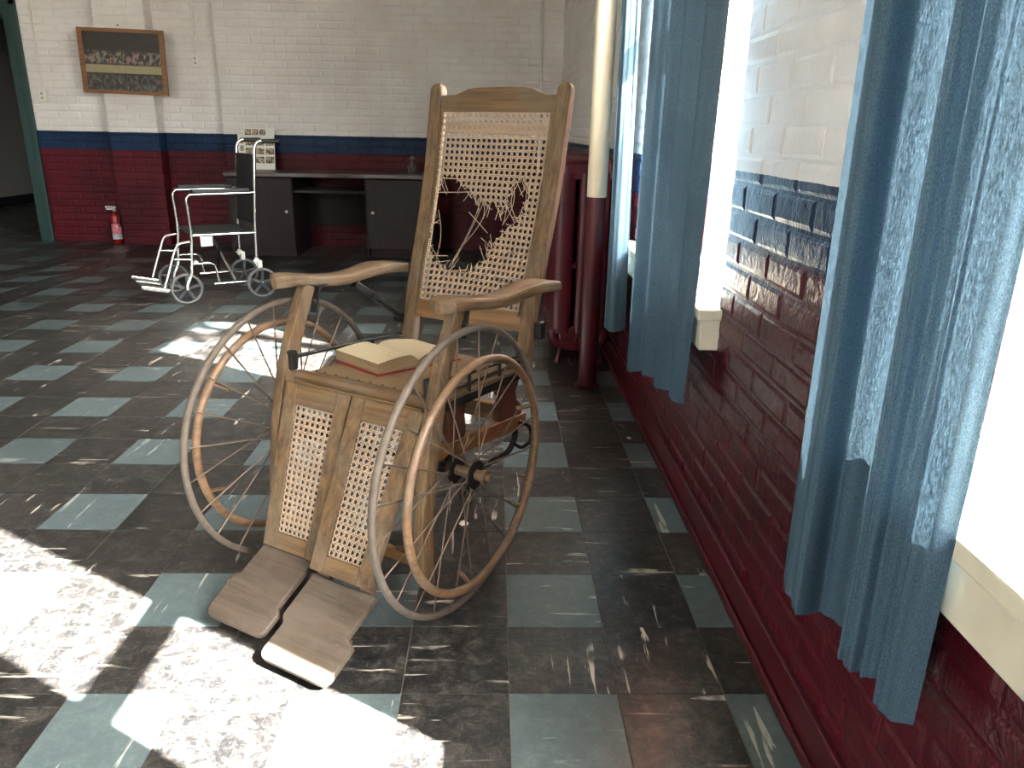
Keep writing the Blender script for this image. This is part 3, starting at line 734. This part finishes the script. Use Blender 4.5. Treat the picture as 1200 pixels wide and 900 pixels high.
# ------------------------------------------------------------------ chrome transport wheelchair
wc = empty('transport_wheelchair', (-2.064, 3.666, 0), math.radians(-147.77))
tag(wc, 'chrome folding transport wheelchair with black vinyl seat and small grey wheels', 'wheelchair')
def Q(d, s, z): return Vector((d, -s, z))
WS = .43
for s in (0, WS):
    off = (lambda d, z: Q(d, s, z))
    MB().tube(spline([off(-.056, .21), off(-.066, .32), off(-.078, .44), off(-.074, .60), off(-.071, .665), off(-.085, .695), off(-.12, .702), off(-.30, .703), off(-.505, .704)], 5), .0105, 10).build('side_frame', M['chrome'], wc)
    bp_ = MB().tube(spline([off(-.478, .215), off(-.487, .44), off(-.505, .704), off(-.522, .95), off(-.53, 1.0), off(-.552, 1.026), off(-.60, 1.03), off(-.69, 1.032)], 5), .0105, 10).build('back_post', M['chrome'], wc)
    MB().tube([off(-.575, 1.029), off(-.69, 1.032)], .0145, 12).build('hand_grip', M['vinyl'], bp_)
    MB().tube([off(-.078, .444), off(-.487, .441)], .010, 10).build('seat_rail', M['chrome'], wc)
    MB().tube(spline([off(-.062, .258), off(-.12, .262), off(-.18, .255), off(-.208, .225), off(-.215, .16), off(-.225, .118)], 5), .009, 10).build('lower_loop', M['chrome'], wc)
    MB().tube([off(-.19, .118), off(-.39, .112), off(-.48, .112)], .009, 10).build('bottom_rail', M['chrome'], wc)
    MB().box(Q(-.285, s, .720), (.36, .05, .026), None, .008).build('arm_pad', M['vinyl'], wc)
    MB().tube(spline([off(-.062, .405), off(-.02, .40), off(.012, .39), off(.035, .35), off(.08, .23), off(.122, .115)], 5), .0095, 10).build('foot_hanger', M['chrome'], wc)
    MB().tube([off(-.06, .29), off(.052, .298)], .007, 8).build('hanger_stay', M['chrome'], wc)
    # foot plate turned inward
    i = 1 if s == 0 else -1
    fp = MB().box(Q(.175, s + i * .085, .112), (.15, .15, .012), Matrix.Rotation(math.radians(-14), 3, 'Y'), .004).build('foot_plate', M['alu'], wc)
    MB().box(Q(.175, s + i * .012, .112), (.17, .02, .024), Matrix.Rotation(math.radians(-14), 3, 'Y'), .004).build('plate_clamp', M['chrome'], fp)
    for nm, d, sd, r in (('front_wheel', -.012, s, .1025), ('rear_wheel', -.50, s + (-.012 if s == 0 else .012), .1025)):
        w = MB().lathe([(r - .018, -.013), (r - .006, -.015), (r, -.006), (r, .006), (r - .006, .015), (r - .018, .013)], 36, 'y', Q(d, sd, r), True).build(nm, M['rubber'], wc)
        h = MB(); h.lathe([(r - .02, -.008), (r - .016, -.011), (r - .016, .011), (r - .02, .008)], 36, 'y', Q(d, sd, r), True)
        h.lathe([(0, -.02), (.014, -.02), (.016, -.014), (.016, .014), (.014, .02), (0, .02)], 14, 'y', Q(d, sd, r))
        for k in range(5):
            a = 2 * PI * k / 5 + .4; h.bar([Q(d + .012 * math.cos(a), sd, r + .012 * math.sin(a)), Q(d + (r - .017) * math.cos(a), sd, r + (r - .017) * math.sin(a))], .014, .020, (0, 1, 0), .002)
        h.build('wheel_spokes', M['mag'], w)
        MB().lathe([(0, -.023), (.007, -.023), (.007, .023), (0, .023)], 10, 'y', Q(d, sd, r)).build('axle_bolt', M['chrome'], w)
    fk = MB()
    for e in (-.019, .019): fk.bar(spline([Q(-.052, s + e * .8, .215), Q(-.040, s + e, .18), Q(-.018, s + e * 1.1, .14), Q(-.012, s + e * 1.1, .095)], 4), .005, .016, (0, 1, 0), .002)
    fk.tube([Q(-.056, s, .205), Q(-.056, s, .245)], .015, 12); fk.build('caster_fork', M['chrome'], wc)
    bk = MB().box(Q(-.497, s + (.0 if s else 0), .225), (.03, .024, .06), None, .006).build('brake', M['white_plastic'], wc)
    kn = MB()
    for k in range(5):
        a = 2 * PI * k / 5; kn.lathe([(0, -.008), (.008, -.008), (.008, .008), (0, .008)], 8, 'y', Q(-.47 + .014 * math.cos(a), s - .018, .255 + .014 * math.sin(a)))
    kn.lathe([(0, -.012), (.012, -.012), (.012, .012), (0, .012)], 10, 'y', Q(-.47, s - .018, .255)); kn.build('star_knob', M['white_plastic'], bk)
def sling(name, a, b, c, d, mat, th=.006, sag=.018, nrm=Vector((0, 0, 1)), par=wc):
    n = 8; m = MB(); vs = []
    for h in (0, 1):
        for i in range(n + 1):
            t = i / n; sg = -sag * math.sin(PI * t)
            for p, q in ((a, b), (d, c)): vs.append(p + (q - p) * t + nrm * (sg + h * th))
    k = 2 * (n + 1); fs = []
    for i in range(n):
        e = 2 * i; fs += [(e, e + 1, e + 3, e + 2), (k + e, k + e + 2, k + e + 3, k + e + 1), (e, e + 2, k + e + 2, k + e), (e + 1, k + e + 1, k + e + 3, e + 3)]
    fs += [(0, k, k + 1, 1), (2 * n, 2 * n + 1, k + 2 * n + 1, k + 2 * n)]
    return m.add(vs, fs, False).build(name, mat, par)
sling('seat', Q(-.085, .0, .452), Q(-.085, WS, .452), Q(-.48, WS, .449), Q(-.48, 0, .449), M['vinyl'])
sling('backrest', Q(-.486, 0, .49), Q(-.486, WS, .49), Q(-.518, WS, .945), Q(-.518, 0, .945), M['vinyl'], .006, .018, Vector((1, 0, 0)))
MB().tube([Q(-.25, .01, .43), Q(-.31, WS - .02, .13)], .009, 8).build('cross_brace', M['iron'], wc)
MB().tube([Q(-.27, WS - .01, .43), Q(-.33, .02, .13)], .009, 8).build('cross_brace', M['alu'], wc)
MB().box(Q(-.165, -.004, .402), (.075, .003, .062)).build('paper_tag', M['paper'], wc)
MB().tube([Q(-.085, -.02, .272), Q(-.085, .02, .272)], .012, 10).build('push_button', M['white_plastic'], wc)

# ------------------------------------------------------------------ desk against the back wall and what stands on it
desk = empty('kneehole_desk', (-2.40, 5.66, 0)); tag(desk, 'long dark brown kneehole desk with two cupboard doors against back wall', 'desk')
DL, DD, DH = 1.80, .62, .735
MB().bx(-.02, DL + .02, -.02, DD, DH - .035, DH, .004).build('desk_top', M['desktop'], desk)
for a, b, nm in ((0, .57, 'left'), (1.21, DL, 'right')):
    p = MB(); p.bx(a, a + .018, 0, DD, .0, DH - .035); p.bx(b - .018, b, 0, DD, .0, DH - .035); p.bx(a + .018, b - .018, .02, DD, .085, .105); p.bx(a + .018, b - .018, DD - .012, DD, .105, DH - .035); p.bx(a + .018, b - .018, .05, .065, 0, .085)
    p.build('pedestal', M['desk'], desk)
    dr = MB().bx(a + .021, b - .004 if nm == 'left' else b - .02, -.018, -.001, .085, DH - .045, .002).build('door', M['desk'] if nm == 'left' else M['desk_grey'], desk)
    kx = .515 if nm == 'left' else 1.275
    MB().lathe([(0, -.028), (.010, -.026), (.014, -.018), (.010, -.008), (.005, -.004), (.005, 0)], 12, 'y', (kx, -.018, .405)).build('knob', M['white_plastic'], dr)
MB().bx(.57, 1.21, .03, DD - .02, .565, .585).build('shelf', M['desk_grey'], desk)
MB().bx(.57, 1.21, DD - .02, DD - .005, .22, .565).build('modesty_panel', M['desk'], desk)
def board(loc, w, h, lean, rz, label, rows):
    o = empty('photo_board', loc, rz); tag(o, label, 'poster board', 'snapshot boards on the desk')
    rt = Matrix.Rotation(-lean, 3, 'X')
    bd = MB().box(rt @ Vector((0, 0, h / 2)), (w, .006, h), rt).build('board', M['paper'], o)
    rr = random.Random(int(w * 1000))
    for r_, (z, n, hh, wf) in enumerate(rows):
        for k in range(n):
            cw_ = w * wf / n
            x = -w / 2 + .012 + cw_ * (k + .5)
            MB().box(rt @ Vector((x, -.0045, z * h)), (cw_ * .86, .002, hh * h), rt).build('photograph', M['photo'], o)
    return o
board((-2.235, 6.13, DH + .001), .285, .37, math.radians(8), 0, 'tall white board of pasted snapshots leaning on wall atop the desk', [(.90, 3, .14, .70), (.66, 3, .16, .96), (.44, 3, .15, .96), (.23, 3, .16, .96)])
board((-2.345, 6.19, DH + .001), .19, .31, math.radians(5), math.radians(4), 'lower snapshot board tucked behind the taller one on the desk', [(.82, 2, .16, .96), (.60, 2, .16, .96), (.36, 2, .16, .96)])
fg = empty('figurine', (-.80, 5.98, DH)); tag(fg, 'small grey seated figurine on the desk beside the tall chair back', 'figurine')
MB().lathe([(0, 0), (.04, 0), (.042, .01), (.034, .02), (0, .02)], 14, 'z').build('base', M['statue'], fg)
b = MB(); b.lathe([(0, .02), (.034, .022), (.036, .05), (.026, .085), (.014, .10), (0, .102)], 14, 'z'); b.tube(spline([(.02, -.015, .075), (.036, -.03, .05), (.01, -.042, .045)], 4), .009, 8); b.tube(spline([(-.02, -.015, .075), (-.038, -.028, .05), (-.012, -.042, .042)], 4), .009, 8)
b.tube(spline([(.015, -.01, .03), (.022, -.045, .04), (.022, -.05, .01)], 4), .011, 8); b.tube(spline([(-.015, -.01, .03), (-.022, -.045, .038), (-.022, -.05, .01)], 4), .011, 8)
b.build('body', M['statue'], fg)
hd_ = MB().lathe([(0, .098), (.012, .10), (.019, .112), (.019, .124), (.012, .136), (0, .139)], 14, 'z').build('head', M['statue'], fg)
MB().lathe([(0, .128), (.028, .128), (.026, .132), (.017, .134), (.014, .15), (0, .152)], 14, 'z').build('hat', M['alu'], hd_)

# ------------------------------------------------------------------ things on the back wall
pic = empty('framed_picture', (-3.415, Y_PIL - .02, 1.650)); pic.rotation_euler = (0, math.radians(1.3), 0)
tag(pic, 'dark faded print in a thin brown wooden frame on the brick pilaster', 'picture')
PW, PH, FW = .765, .55, .042
MB().bx(-PW / 2 + .02, PW / 2 - .02, -.004, .008, -PH / 2 + .02, PH / 2 - .02).build('print', M['print'], pic)
for x0, x1, z0, z1 in ((-PW / 2, -PW / 2 + FW, -PH / 2, PH / 2), (PW / 2 - FW, PW / 2, -PH / 2, PH / 2), (-PW / 2 + FW, PW / 2 - FW, PH / 2 - .03, PH / 2), (-PW / 2 + FW, PW / 2 - FW, -PH / 2, -PH / 2 + .03)):
    MB().bx(x0, x1, -.014, .012, z0, z1, .003).build('frame_bar', M['frame'], pic)
MB().lathe([(0, -.012), (.006, -.012), (.006, 0), (0, 0)], 8, 'y', (-.02, .018, PH / 2 + .03)).build('hook', M['iron'], pic)
def outlet(loc, label, hz):
    o = empty('outlet_box', loc); tag(o, label, 'outlet', 'outlet boxes on the back wall')
    MB().bx(-.034, .034, -.038, 0, -.055, .055, .006).build('box', M['whitepaint'], o)
    pl = MB().bx(-.030, .030, -.043, -.037, -.050, .050, .002).build('cover_plate', M['white_plastic'], o)
    for z in (-.02, .02): MB().bx(-.010, .010, -.0445, -.0425, z - .010, z + .010).build('socket', M['alu'], pl)
    MB().tube([(0, -.014, .054), (0, -.014, hz)], .009, 8).build('conduit', M['whitepaint'], o)
outlet((-4.27, Y_REC - .006, 1.352), 'white outlet box with conduit beside the green door frame', 1.9)
outlet((-2.82, Y_REC - .006, 1.682), 'white outlet box with thin conduit right of the framed picture', 1.6)
cv = MB().tube([(.375, Y_MAIN - .018, .74), (.375, Y_MAIN - .018, ZC)], .012, 8).build('wall_conduit', M['whitepaint']); tag(cv, 'thin white conduit running up the back wall near the corner', 'conduit')
ex = empty('fire_extinguisher', (-3.715, 6.285, 0)); tag(ex, 'small red fire extinguisher on the floor against maroon wall', 'fire extinguisher')
MB().lathe([(0, 0), (.040, 0), (.044, .008), (.044, .255), (.040, .275), (.024, .295), (.015, .30), (.015, .315), (0, .315)], 22, 'z').build('cylinder', M['extred'], ex)
MB().lathe([(.0446, .05), (.0446, .195)], 22, 'z').build('label', M['extlabel'], ex)
h = MB(); h.lathe([(0, .312), (.017, .312), (.017, .335), (0, .335)], 12, 'z'); h.bar([(.02, 0, .352), (-.03, -.02, .357), (-.065, -.035, .357)], .016, .005, (0, 0, 1), .001); h.bar([(.0, 0, .335), (-.06, -.03, .335)], .014, .005, (0, 0, 1), .001); h.bar([(.005, 0, .33), (.005, 0, .355)], .012, .012, (1, 0, 0), .002); h.build('valve_lever', M['alu'], ex)
MB().tube(spline([(.016, 0, .322), (.04, -.02, .31), (.05, -.025, .26), (.05, -.02, .17)], 5), .006, 8).build('hose', M['vinyl'], ex)

# ------------------------------------------------------------------ radiator, riser pipe
rad = empty('radiator', (.40, 2.43, 0)); tag(rad, 'tall maroon painted cast iron column radiator beside the riser pipe', 'radiator')
NS = 11
def section(foot):
    m = MB(); z0, z1 = .16, .94
    xs = (-.098, -.003, .085)
    for x, hx in zip(xs, (.046, .034, .034)): m.sweep([(x, 0, z0), (x, 0, (z0 + z1) / 2), (x, 0, z1)], [(hx * math.cos(a), .0272 * (abs(math.sin(a)) ** .5) * (1 if math.sin(a) > 0 else -1)) for a in [i * PI / 6 for i in range(12)]], (1, 0, 0), False, True, False)
    for zz, sg in ((z1, 1), (z0, -1)):       # rounded headers
        n = 12; vs = []
        prof = [(.0, .03), (.018, .026), (.025, .012), (.025, -.03)]
        m.sweep(spline([(-.138, 0, zz - sg * .02), (-.13, 0, zz + sg * .035), (-.09, 0, zz + sg * .058), (0, 0, zz + sg * .062), (.075, 0, zz + sg * .058), (.108, 0, zz + sg * .035), (.115, 0, zz - sg * .02)], 4), [(.0255 * math.cos(a), .030 * math.sin(a)) for a in [i * PI / 5 for i in range(10)]], (0, 1, 0))
        m.bx(-.11, .10, -.022, .022, zz - .03 if sg > 0 else zz - .045, zz + .045 if sg > 0 else zz + .03, .008)
    m.tube([(-.05, -.027, .50), (-.05, .027, .50)], .012, 8)
    m.bx(-.075, .065, -.012, .012, .485, .515, .004)
    if foot:
        for x, d in ((-.095, -.012), (.085, .012)): m.tube(spline([(x, 0, .15), (x + d * .2, 0, .09), (x + d, 0, .03), (x + d * 1.5, 0, .003)], 4), .022, 10, False, [1 - .35 * math.sin(PI * min(1, i / 11)) for i in range(13)])
    return m
s_end = section(True).build('section', M['maroon'], rad); s_mid = section(False).build('section', M['maroon'], rad, (0, .056, 0))
for k in range(2, NS):
    o = bpy.data.objects.new('section', (s_end if k == NS - 1 else s_mid).data); COL.objects.link(o); o.parent = rad; o.location = (0, .056 * k, 0)
MB().tube([(-.005, -.05, .13), (-.005, -.025, .13)], .026, 12).build('end_plug', M['maroon'], rad)
pipe = empty('riser_pipe', (.40, 2.06, 0)); tag(pipe, 'vertical heating pipe painted maroon below and white above', 'pipe')
MB().tube([(0, 0, .0), (0, 0, .862)], .043, 24).build('maroon_length', M['maroon'], pipe)
MB().tube([(0, 0, .862), (0, 0, ZC)], .0432, 24).build('white_length', M['cream'], pipe)
MB().lathe([(.043, .0), (.06, .0), (.058, .008), (.044, .012)], 24, 'z').build('floor_collar', M['maroon'], pipe)
vp = empty('radiator_supply_pipe', (.405, 2.30, 0)); tag(vp, 'thin maroon supply pipe rising from floor to radiator valve', 'pipe')
MB().tube(spline([(0, 0, .0), (0, 0, .08), (0, .012, .12), (0, .075, .13)], 5), .016, 12).build('pipe', M['maroon'], vp)
MB().lathe([(0, 0), (.024, 0), (.026, .02), (.014, .035), (.014, .05), (0, .05)], 12, 'z', (0, .02, .135)).build('valve', M['maroon'], vp)

# ------------------------------------------------------------------ curtains
ZROD = 2.90
def curtain(hem, top, zhem, label, seed):
    A = spline([Vector((x, y, 0)) for x, y in hem], 7); B = spline([Vector((x, y, 0)) for x, y in top], 7)
    nz = 26; rr = random.Random(seed); n = len(A)
    m = MB(); vs = []
    ph = [rr.uniform(0, 6) for _ in range(3)]
    for k in range(nz + 1):
        t = k / nz; z = zhem + (ZROD - zhem) * t
        for i in range(n):
            p = A[i].lerp(B[i], t)
            wv = .0035 * math.sin(i * .55 + ph[0] + t * 3) * (1 - t) + .002 * math.sin(i * 1.3 + ph[1] - t * 5)
            zz = z + (.008 * math.sin(i * .23 + ph[2]) if k == 0 else 0)
            vs.append((p.x + wv, p.y + wv * .6, zz))
    fs = [(k * n + i, k * n + i + 1, (k + 1) * n + i + 1, (k + 1) * n + i) for k in range(nz) for i in range(n - 1)]
    m.add(vs, fs, True)
    o = m.build('curtain', M['curtain'], None, None, 0, False)
    return tag(o, label, 'curtain', 'blue curtains on the window wall')
near_hem = [(.510, -.082), (.463, -.20), (.444, -.275), (.456, -.292), (.500, -.272), (.506, -.33), (.470, -.397), (.472, -.414), (.494, -.417), (.486, -.438), (.501, -.455), (.484, -.482), (.486, -.500), (.509, -.534)]
near_top = [(.510, -.07), (.470, -.15), (.452, -.225), (.462, -.245), (.500, -.225), (.506, -.29), (.476, -.36), (.478, -.378), (.498, -.38), (.488, -.405), (.502, -.43), (.482, -.465), (.486, -.49), (.509, -.534)]
curtain(near_hem, near_top, .402, 'blue curtain hanging over the window sill nearest the big wheelchair footboards', 1)
f2_hem = [(.506, 1.16), (.455, 1.13), (.41, 1.08), (.398, 1.03), (.436, .995), (.432, .94), (.498, .912), (.445, .87), (.494, .80), (.466, .75), (.500, .71)]
f2_top = [(.508, 1.17), (.465, 1.16), (.425, 1.12), (.412, 1.07), (.444, 1.03), (.438, .96), (.498, .92), (.45, .84), (.496, .75), (.472, .66), (.506, .56)]
curtain(f2_hem, f2_top, .402, 'wide blue curtain with dark water stains beside the cream sill end', 2)
f1_hem = [(.508, 2.15), (.475, 2.08), (.495, 2.0), (.47, 1.93), (.434, 1.83), (.436, 1.775), (.475, 1.757), (.508, 1.755)]
f1_top = [(.508, 2.26), (.475, 2.22), (.495, 2.19), (.475, 2.15), (.468, 2.11), (.472, 2.06), (.485, 2.04), (.508, 2.03)]
curtain(f1_hem, f1_top, .345, 'narrow blue curtain next to the maroon and white riser pipe', 3)
curtain([(.508, -.875), (.46, -.98), (.50, -1.10), (.455, -1.18), (.50, -1.26), (.46, -1.34), (.505, -1.40)], [(.508, -.875), (.46, -.98), (.50, -1.10), (.455, -1.18), (.50, -1.26), (.46, -1.34), (.505, -1.40)], .40, 'blue curtain across the sill gap from the one by the footboards', 4)
for a, b in WINS[:2]:
    r = empty('curtain_rod', (.478, (a + b) / 2, ZROD + .034)); tag(r, 'white curtain rod over the window %s' % ('by the riser pipe' if a > 0 else 'nearest the wheelchair footboards'), 'curtain rod')
    L = b - a + .3
    MB().tube([(0, -L / 2, 0), (0, L / 2, 0)], .012, 10).build('rod', M['whitepaint'], r)
    for s in (-1, 1): MB().bx(0, XW - .478, s * (L / 2 - .04) - .008, s * (L / 2 - .04) + .008, -.03, .012).build('bracket', M['whitepaint'], r)

# ------------------------------------------------------------------ paint flakes on the floor
for k, (x, y, r, lab) in enumerate(((-.125, .735, .013, 'pale paint flake on the black tile beneath the right wheel'), (.035, .78, .006, 'tiny pale paint chip on the floor right of the wheel rim'), (.49, 1.42, .008, 'white paint chip on the floor at the maroon baseboard'))):
    m = MB(); rr = random.Random(k); n = 9
    poly = [(r * rr.uniform(.6, 1.2) * math.cos(2 * PI * i / n), 1.5 * r * rr.uniform(.6, 1.2) * math.sin(2 * PI * i / n)) for i in range(n)]
    tag(m.prism(poly, .0012, lambda a, b, h: (x + a, y + b, .0006 + h)).build('paint_flake', M['paper']), lab, 'debris', 'paint chips on the floor')

# ------------------------------------------------------------------ small pieces of the setting: tiles and bricks
bpy.context.view_layer.update()
DG = bpy.context.evaluated_depsgraph_get()
def seen(p):
    d = Vector(p) - CAM; L = d.length
    hit, loc, nr, idx, ob, mt = S.ray_cast(DG, CAM + d.normalized() * .05, d.normalized(), distance=L - .05 - .03)
    return (not hit) or ob.name.startswith('pane')
def area(ps):
    q = [project(p) for p in ps]
    if any(a is None for a in q): return 0
    xs = [min(1200, max(0, a[0])) for a in q]; ys_ = [min(900, max(0, a[1])) for a in q]
    return (max(xs) - min(xs)) * (max(ys_) - min(ys_)) if max(xs) > min(xs) and max(ys_) > min(ys_) else 0
# floor tiles
tiles = []
for i in range(-31, 3):
    for j in range(-24, 57):
        x0, x1 = i * T, (i + 1) * T
        x1 = min(x1, XW - .030) if i == 2 else x1
        y0, y1 = j * T, (j + 1) * T
        if x0 < -7: continue
        if y1 > Y_PIL and x1 > XD + .05: 
            if y0 > Y_REC or y0 > Y_PIL + .15: continue
            y1 = min(y1, (Y_MAIN if x0 > -2.6 else Y_REC))
            if y1 - y0 < .03: continue
        if y1 > 13: continue
        col = 'green' if (i % 2 == 0 and j % 2 == 1) else 'black'
        tiles.append((x0, x1, y0, y1, col))
tiles = [(area([(t[0], t[2], 0), (t[1], t[2], 0), (t[0], t[3], 0), (t[1], t[3], 0)]), t) for t in tiles]
tiles.sort(key=lambda a: -a[0])
gap = .0009; ch = .0008
def tile_geo(dx, dy):
    x, y = dx / 2 - gap, dy / 2 - gap
    vs = [(a * x, b * y, -.0018) for b in (-1, 1) for a in (-1, 1)] + [(a * x, b * y, -ch) for b in (-1, 1) for a in (-1, 1)] + [(a * (x - ch), b * (y - ch), 0) for b in (-1, 1) for a in (-1, 1)]
    fs = [(8, 9, 11, 10)]
    for o in (0, 4):
        for a, b in ((0, 1), (1, 3), (3, 2), (2, 0)): fs.append((o + a, o + b, o + 4 + b, o + 4 + a))
    return vs, fs
cache = {}
stuff = {'black': MB(), 'green': MB()}
npart = 0
rt_ = random.Random(3)
for ar, (x0, x1, y0, y1, col) in tiles:
    dx, dy = x1 - x0, y1 - y0; c_ = ((x0 + x1) / 2, (y0 + y1) / 2, 0)
    if npart < 300 and ar > 60 and any(seen((x0 + dx * a, y0 + dy * b, .003)) for a in (.1, .5, .9) for b in (.1, .5, .9)):
        key = (round(dx, 4), round(dy, 4), col)
        if key not in cache:
            vs, fs = tile_geo(dx, dy); o = MB().add(vs, fs).build('floor_tile', M['tile_' + col], fl); cache[key] = o.data
        else:
            o = bpy.data.objects.new('floor_tile', cache[key]); COL.objects.link(o); o.parent = fl
        o.location = c_; o.rotation_euler = (rt_.gauss(0, .0009), rt_.gauss(0, .0009), 0); npart += 1
    else:
        vs, fs = tile_geo(dx, dy); stuff[col].add([(v[0] + c_[0], v[1] + c_[1], v[2]) for v in vs], fs)
for col in stuff: tag(stuff[col].build('floor_tiles_beyond', M['tile_' + col], fl, fix=False), kind='stuff')
# bricks, painted over: running bond
BLN, BHT, CRS = .2032, .0575, .0677
def brick_mesh(seed):
    rr = random.Random(seed); vs = []; n = (4, 2)
    j = lambda s: rr.uniform(-s, s)
    x, z = BLN / 2, BHT / 2
    ring = lambda a, c, d, jj: [(a_[0] * (x - a) + j(jj), d + j(jj * .3), a_[1] * (z - c) + j(jj)) for a_ in ((-1, -1), (1, -1), (1, 1), (-1, 1))]
    vs = ring(-.001, -.001, 0, 0) + ring(.001, .001, -.0014, .0012) + ring(.009, .008, -.0034, .0022)
    fs = [(8, 9, 10, 11)]
    for o in (0, 4):
        for a in range(4): fs.append((o + a, o + (a + 1) % 4, o + 4 + (a + 1) % 4, o + 4 + a))
    return vs, fs
BV = [brick_mesh(s) for s in range(8)]
def wall_bricks(parent, mat, segs, limit):
    """segs: (origin point fn(s)->(x,y), rotation z, length, holes[(s0,s1,z0,z1)], z0, z1, phase)"""
    cand = []
    for (fn, rz, Ls, holes, za, zb, ph) in segs:
        k0 = int(za / CRS)
        for k in range(k0, int(zb / CRS)):
            zc = k * CRS + CRS / 2
            s = -((k % 2) * (BLN + .0095) / 2) - ph
            while s < Ls:
                a, b = max(0, s), min(Ls, s + BLN); s += BLN + .0095
                pieces = [(a, b)]
                for (h0, h1, hz0, hz1) in holes:
                    if hz0 < zc + BHT / 2 and hz1 > zc - BHT / 2:
                        pieces = [q for (p, r) in pieces for q in ((p, min(r, h0)), (max(p, h1), r)) if q[1] - q[0] > .02]
                for p, r in pieces:
                    if r - p < .03: continue
                    x, y = fn((p + r) / 2); xa, ya = fn(p); xb, yb = fn(r)
                    ar = area([(xa, ya, zc - BHT / 2), (xa, ya, zc + BHT / 2), (xb, yb, zc - BHT / 2), (xb, yb, zc + BHT / 2)])
                    cand.append((ar, (x, y, zc), rz, r - p, (xa, ya), (xb, yb)))
    cand.sort(key=lambda c: -c[0]); n = 0; st = MB(); meshes = []
    rr = random.Random(11)
    for i, (vs, fs) in enumerate(BV):
        o = MB().add(vs, fs).build('brick', mat); meshes.append(o.data); bpy.data.objects.remove(o)
    for ar, (x, y, z), rz, ln, pa, pb in cand:
        v = rr.randrange(8); dep = rr.uniform(.75, 1.25)
        nx, ny = math.sin(rz), -math.cos(rz)
        vis = False
        if n < limit and ar > 30:
            for f in (.1, .5, .9):
                for dz in (-.02, .02):
                    if seen((pa[0] + (pb[0] - pa[0]) * f + nx * .012, pa[1] + (pb[1] - pa[1]) * f + ny * .012, z + dz)): vis = True; break
                if vis: break
        if vis:
            o = bpy.data.objects.new('brick', meshes[v]); COL.objects.link(o); o.parent = parent
            o.location = (x, y, z); o.rotation_euler = (0, 0, rz); o.scale = (ln / BLN, dep, 1); n += 1
        else:
            vs, fs = BV[v]; cz, sz = math.cos(rz), math.sin(rz); k = ln / BLN
            st.add([(x + q[0] * k * cz - q[1] * dep * sz, y + q[0] * k * sz + q[1] * dep * cz, z + q[2]) for q in vs], fs)
    tag(st.build('brickwork_beyond', mat, parent, fix=False), kind='stuff')
# right wall faces -x: local x of a brick runs along -y
RY0, RY1 = -3.5, Y_MAIN
segR = [(lambda s: (XW, RY1 - s), -PI / 2, RY1 - RY0, [(RY1 - b - .002, RY1 - a + .002, ZS - .115, ZT) for a, b in WINS], .10, 3.0, .03)]
wall_bricks(wall_r, M['wall_right'], segR, 300)
segB = [(lambda s: (XD + .058 + s, Y_REC), 0, -3.64 - XD - .06, [], 0, 2.7, .1), (lambda s: (-3.64 + s, Y_PIL), 0, .45, [], 0, 2.7, .02),
        (lambda s: (-3.19 + s, Y_REC), 0, .59, [], 0, 2.7, .05), (lambda s: (-2.6 + s, Y_MAIN), 0, XW + 2.6, [], 0, 2.7, .0),
        (lambda s: (-3.19, Y_PIL + .004 + s), PI / 2, Y_REC - Y_PIL - .006, [], 0, 2.7, .0)]
wall_bricks(wall_b, M['wall_back'], segB, 300)
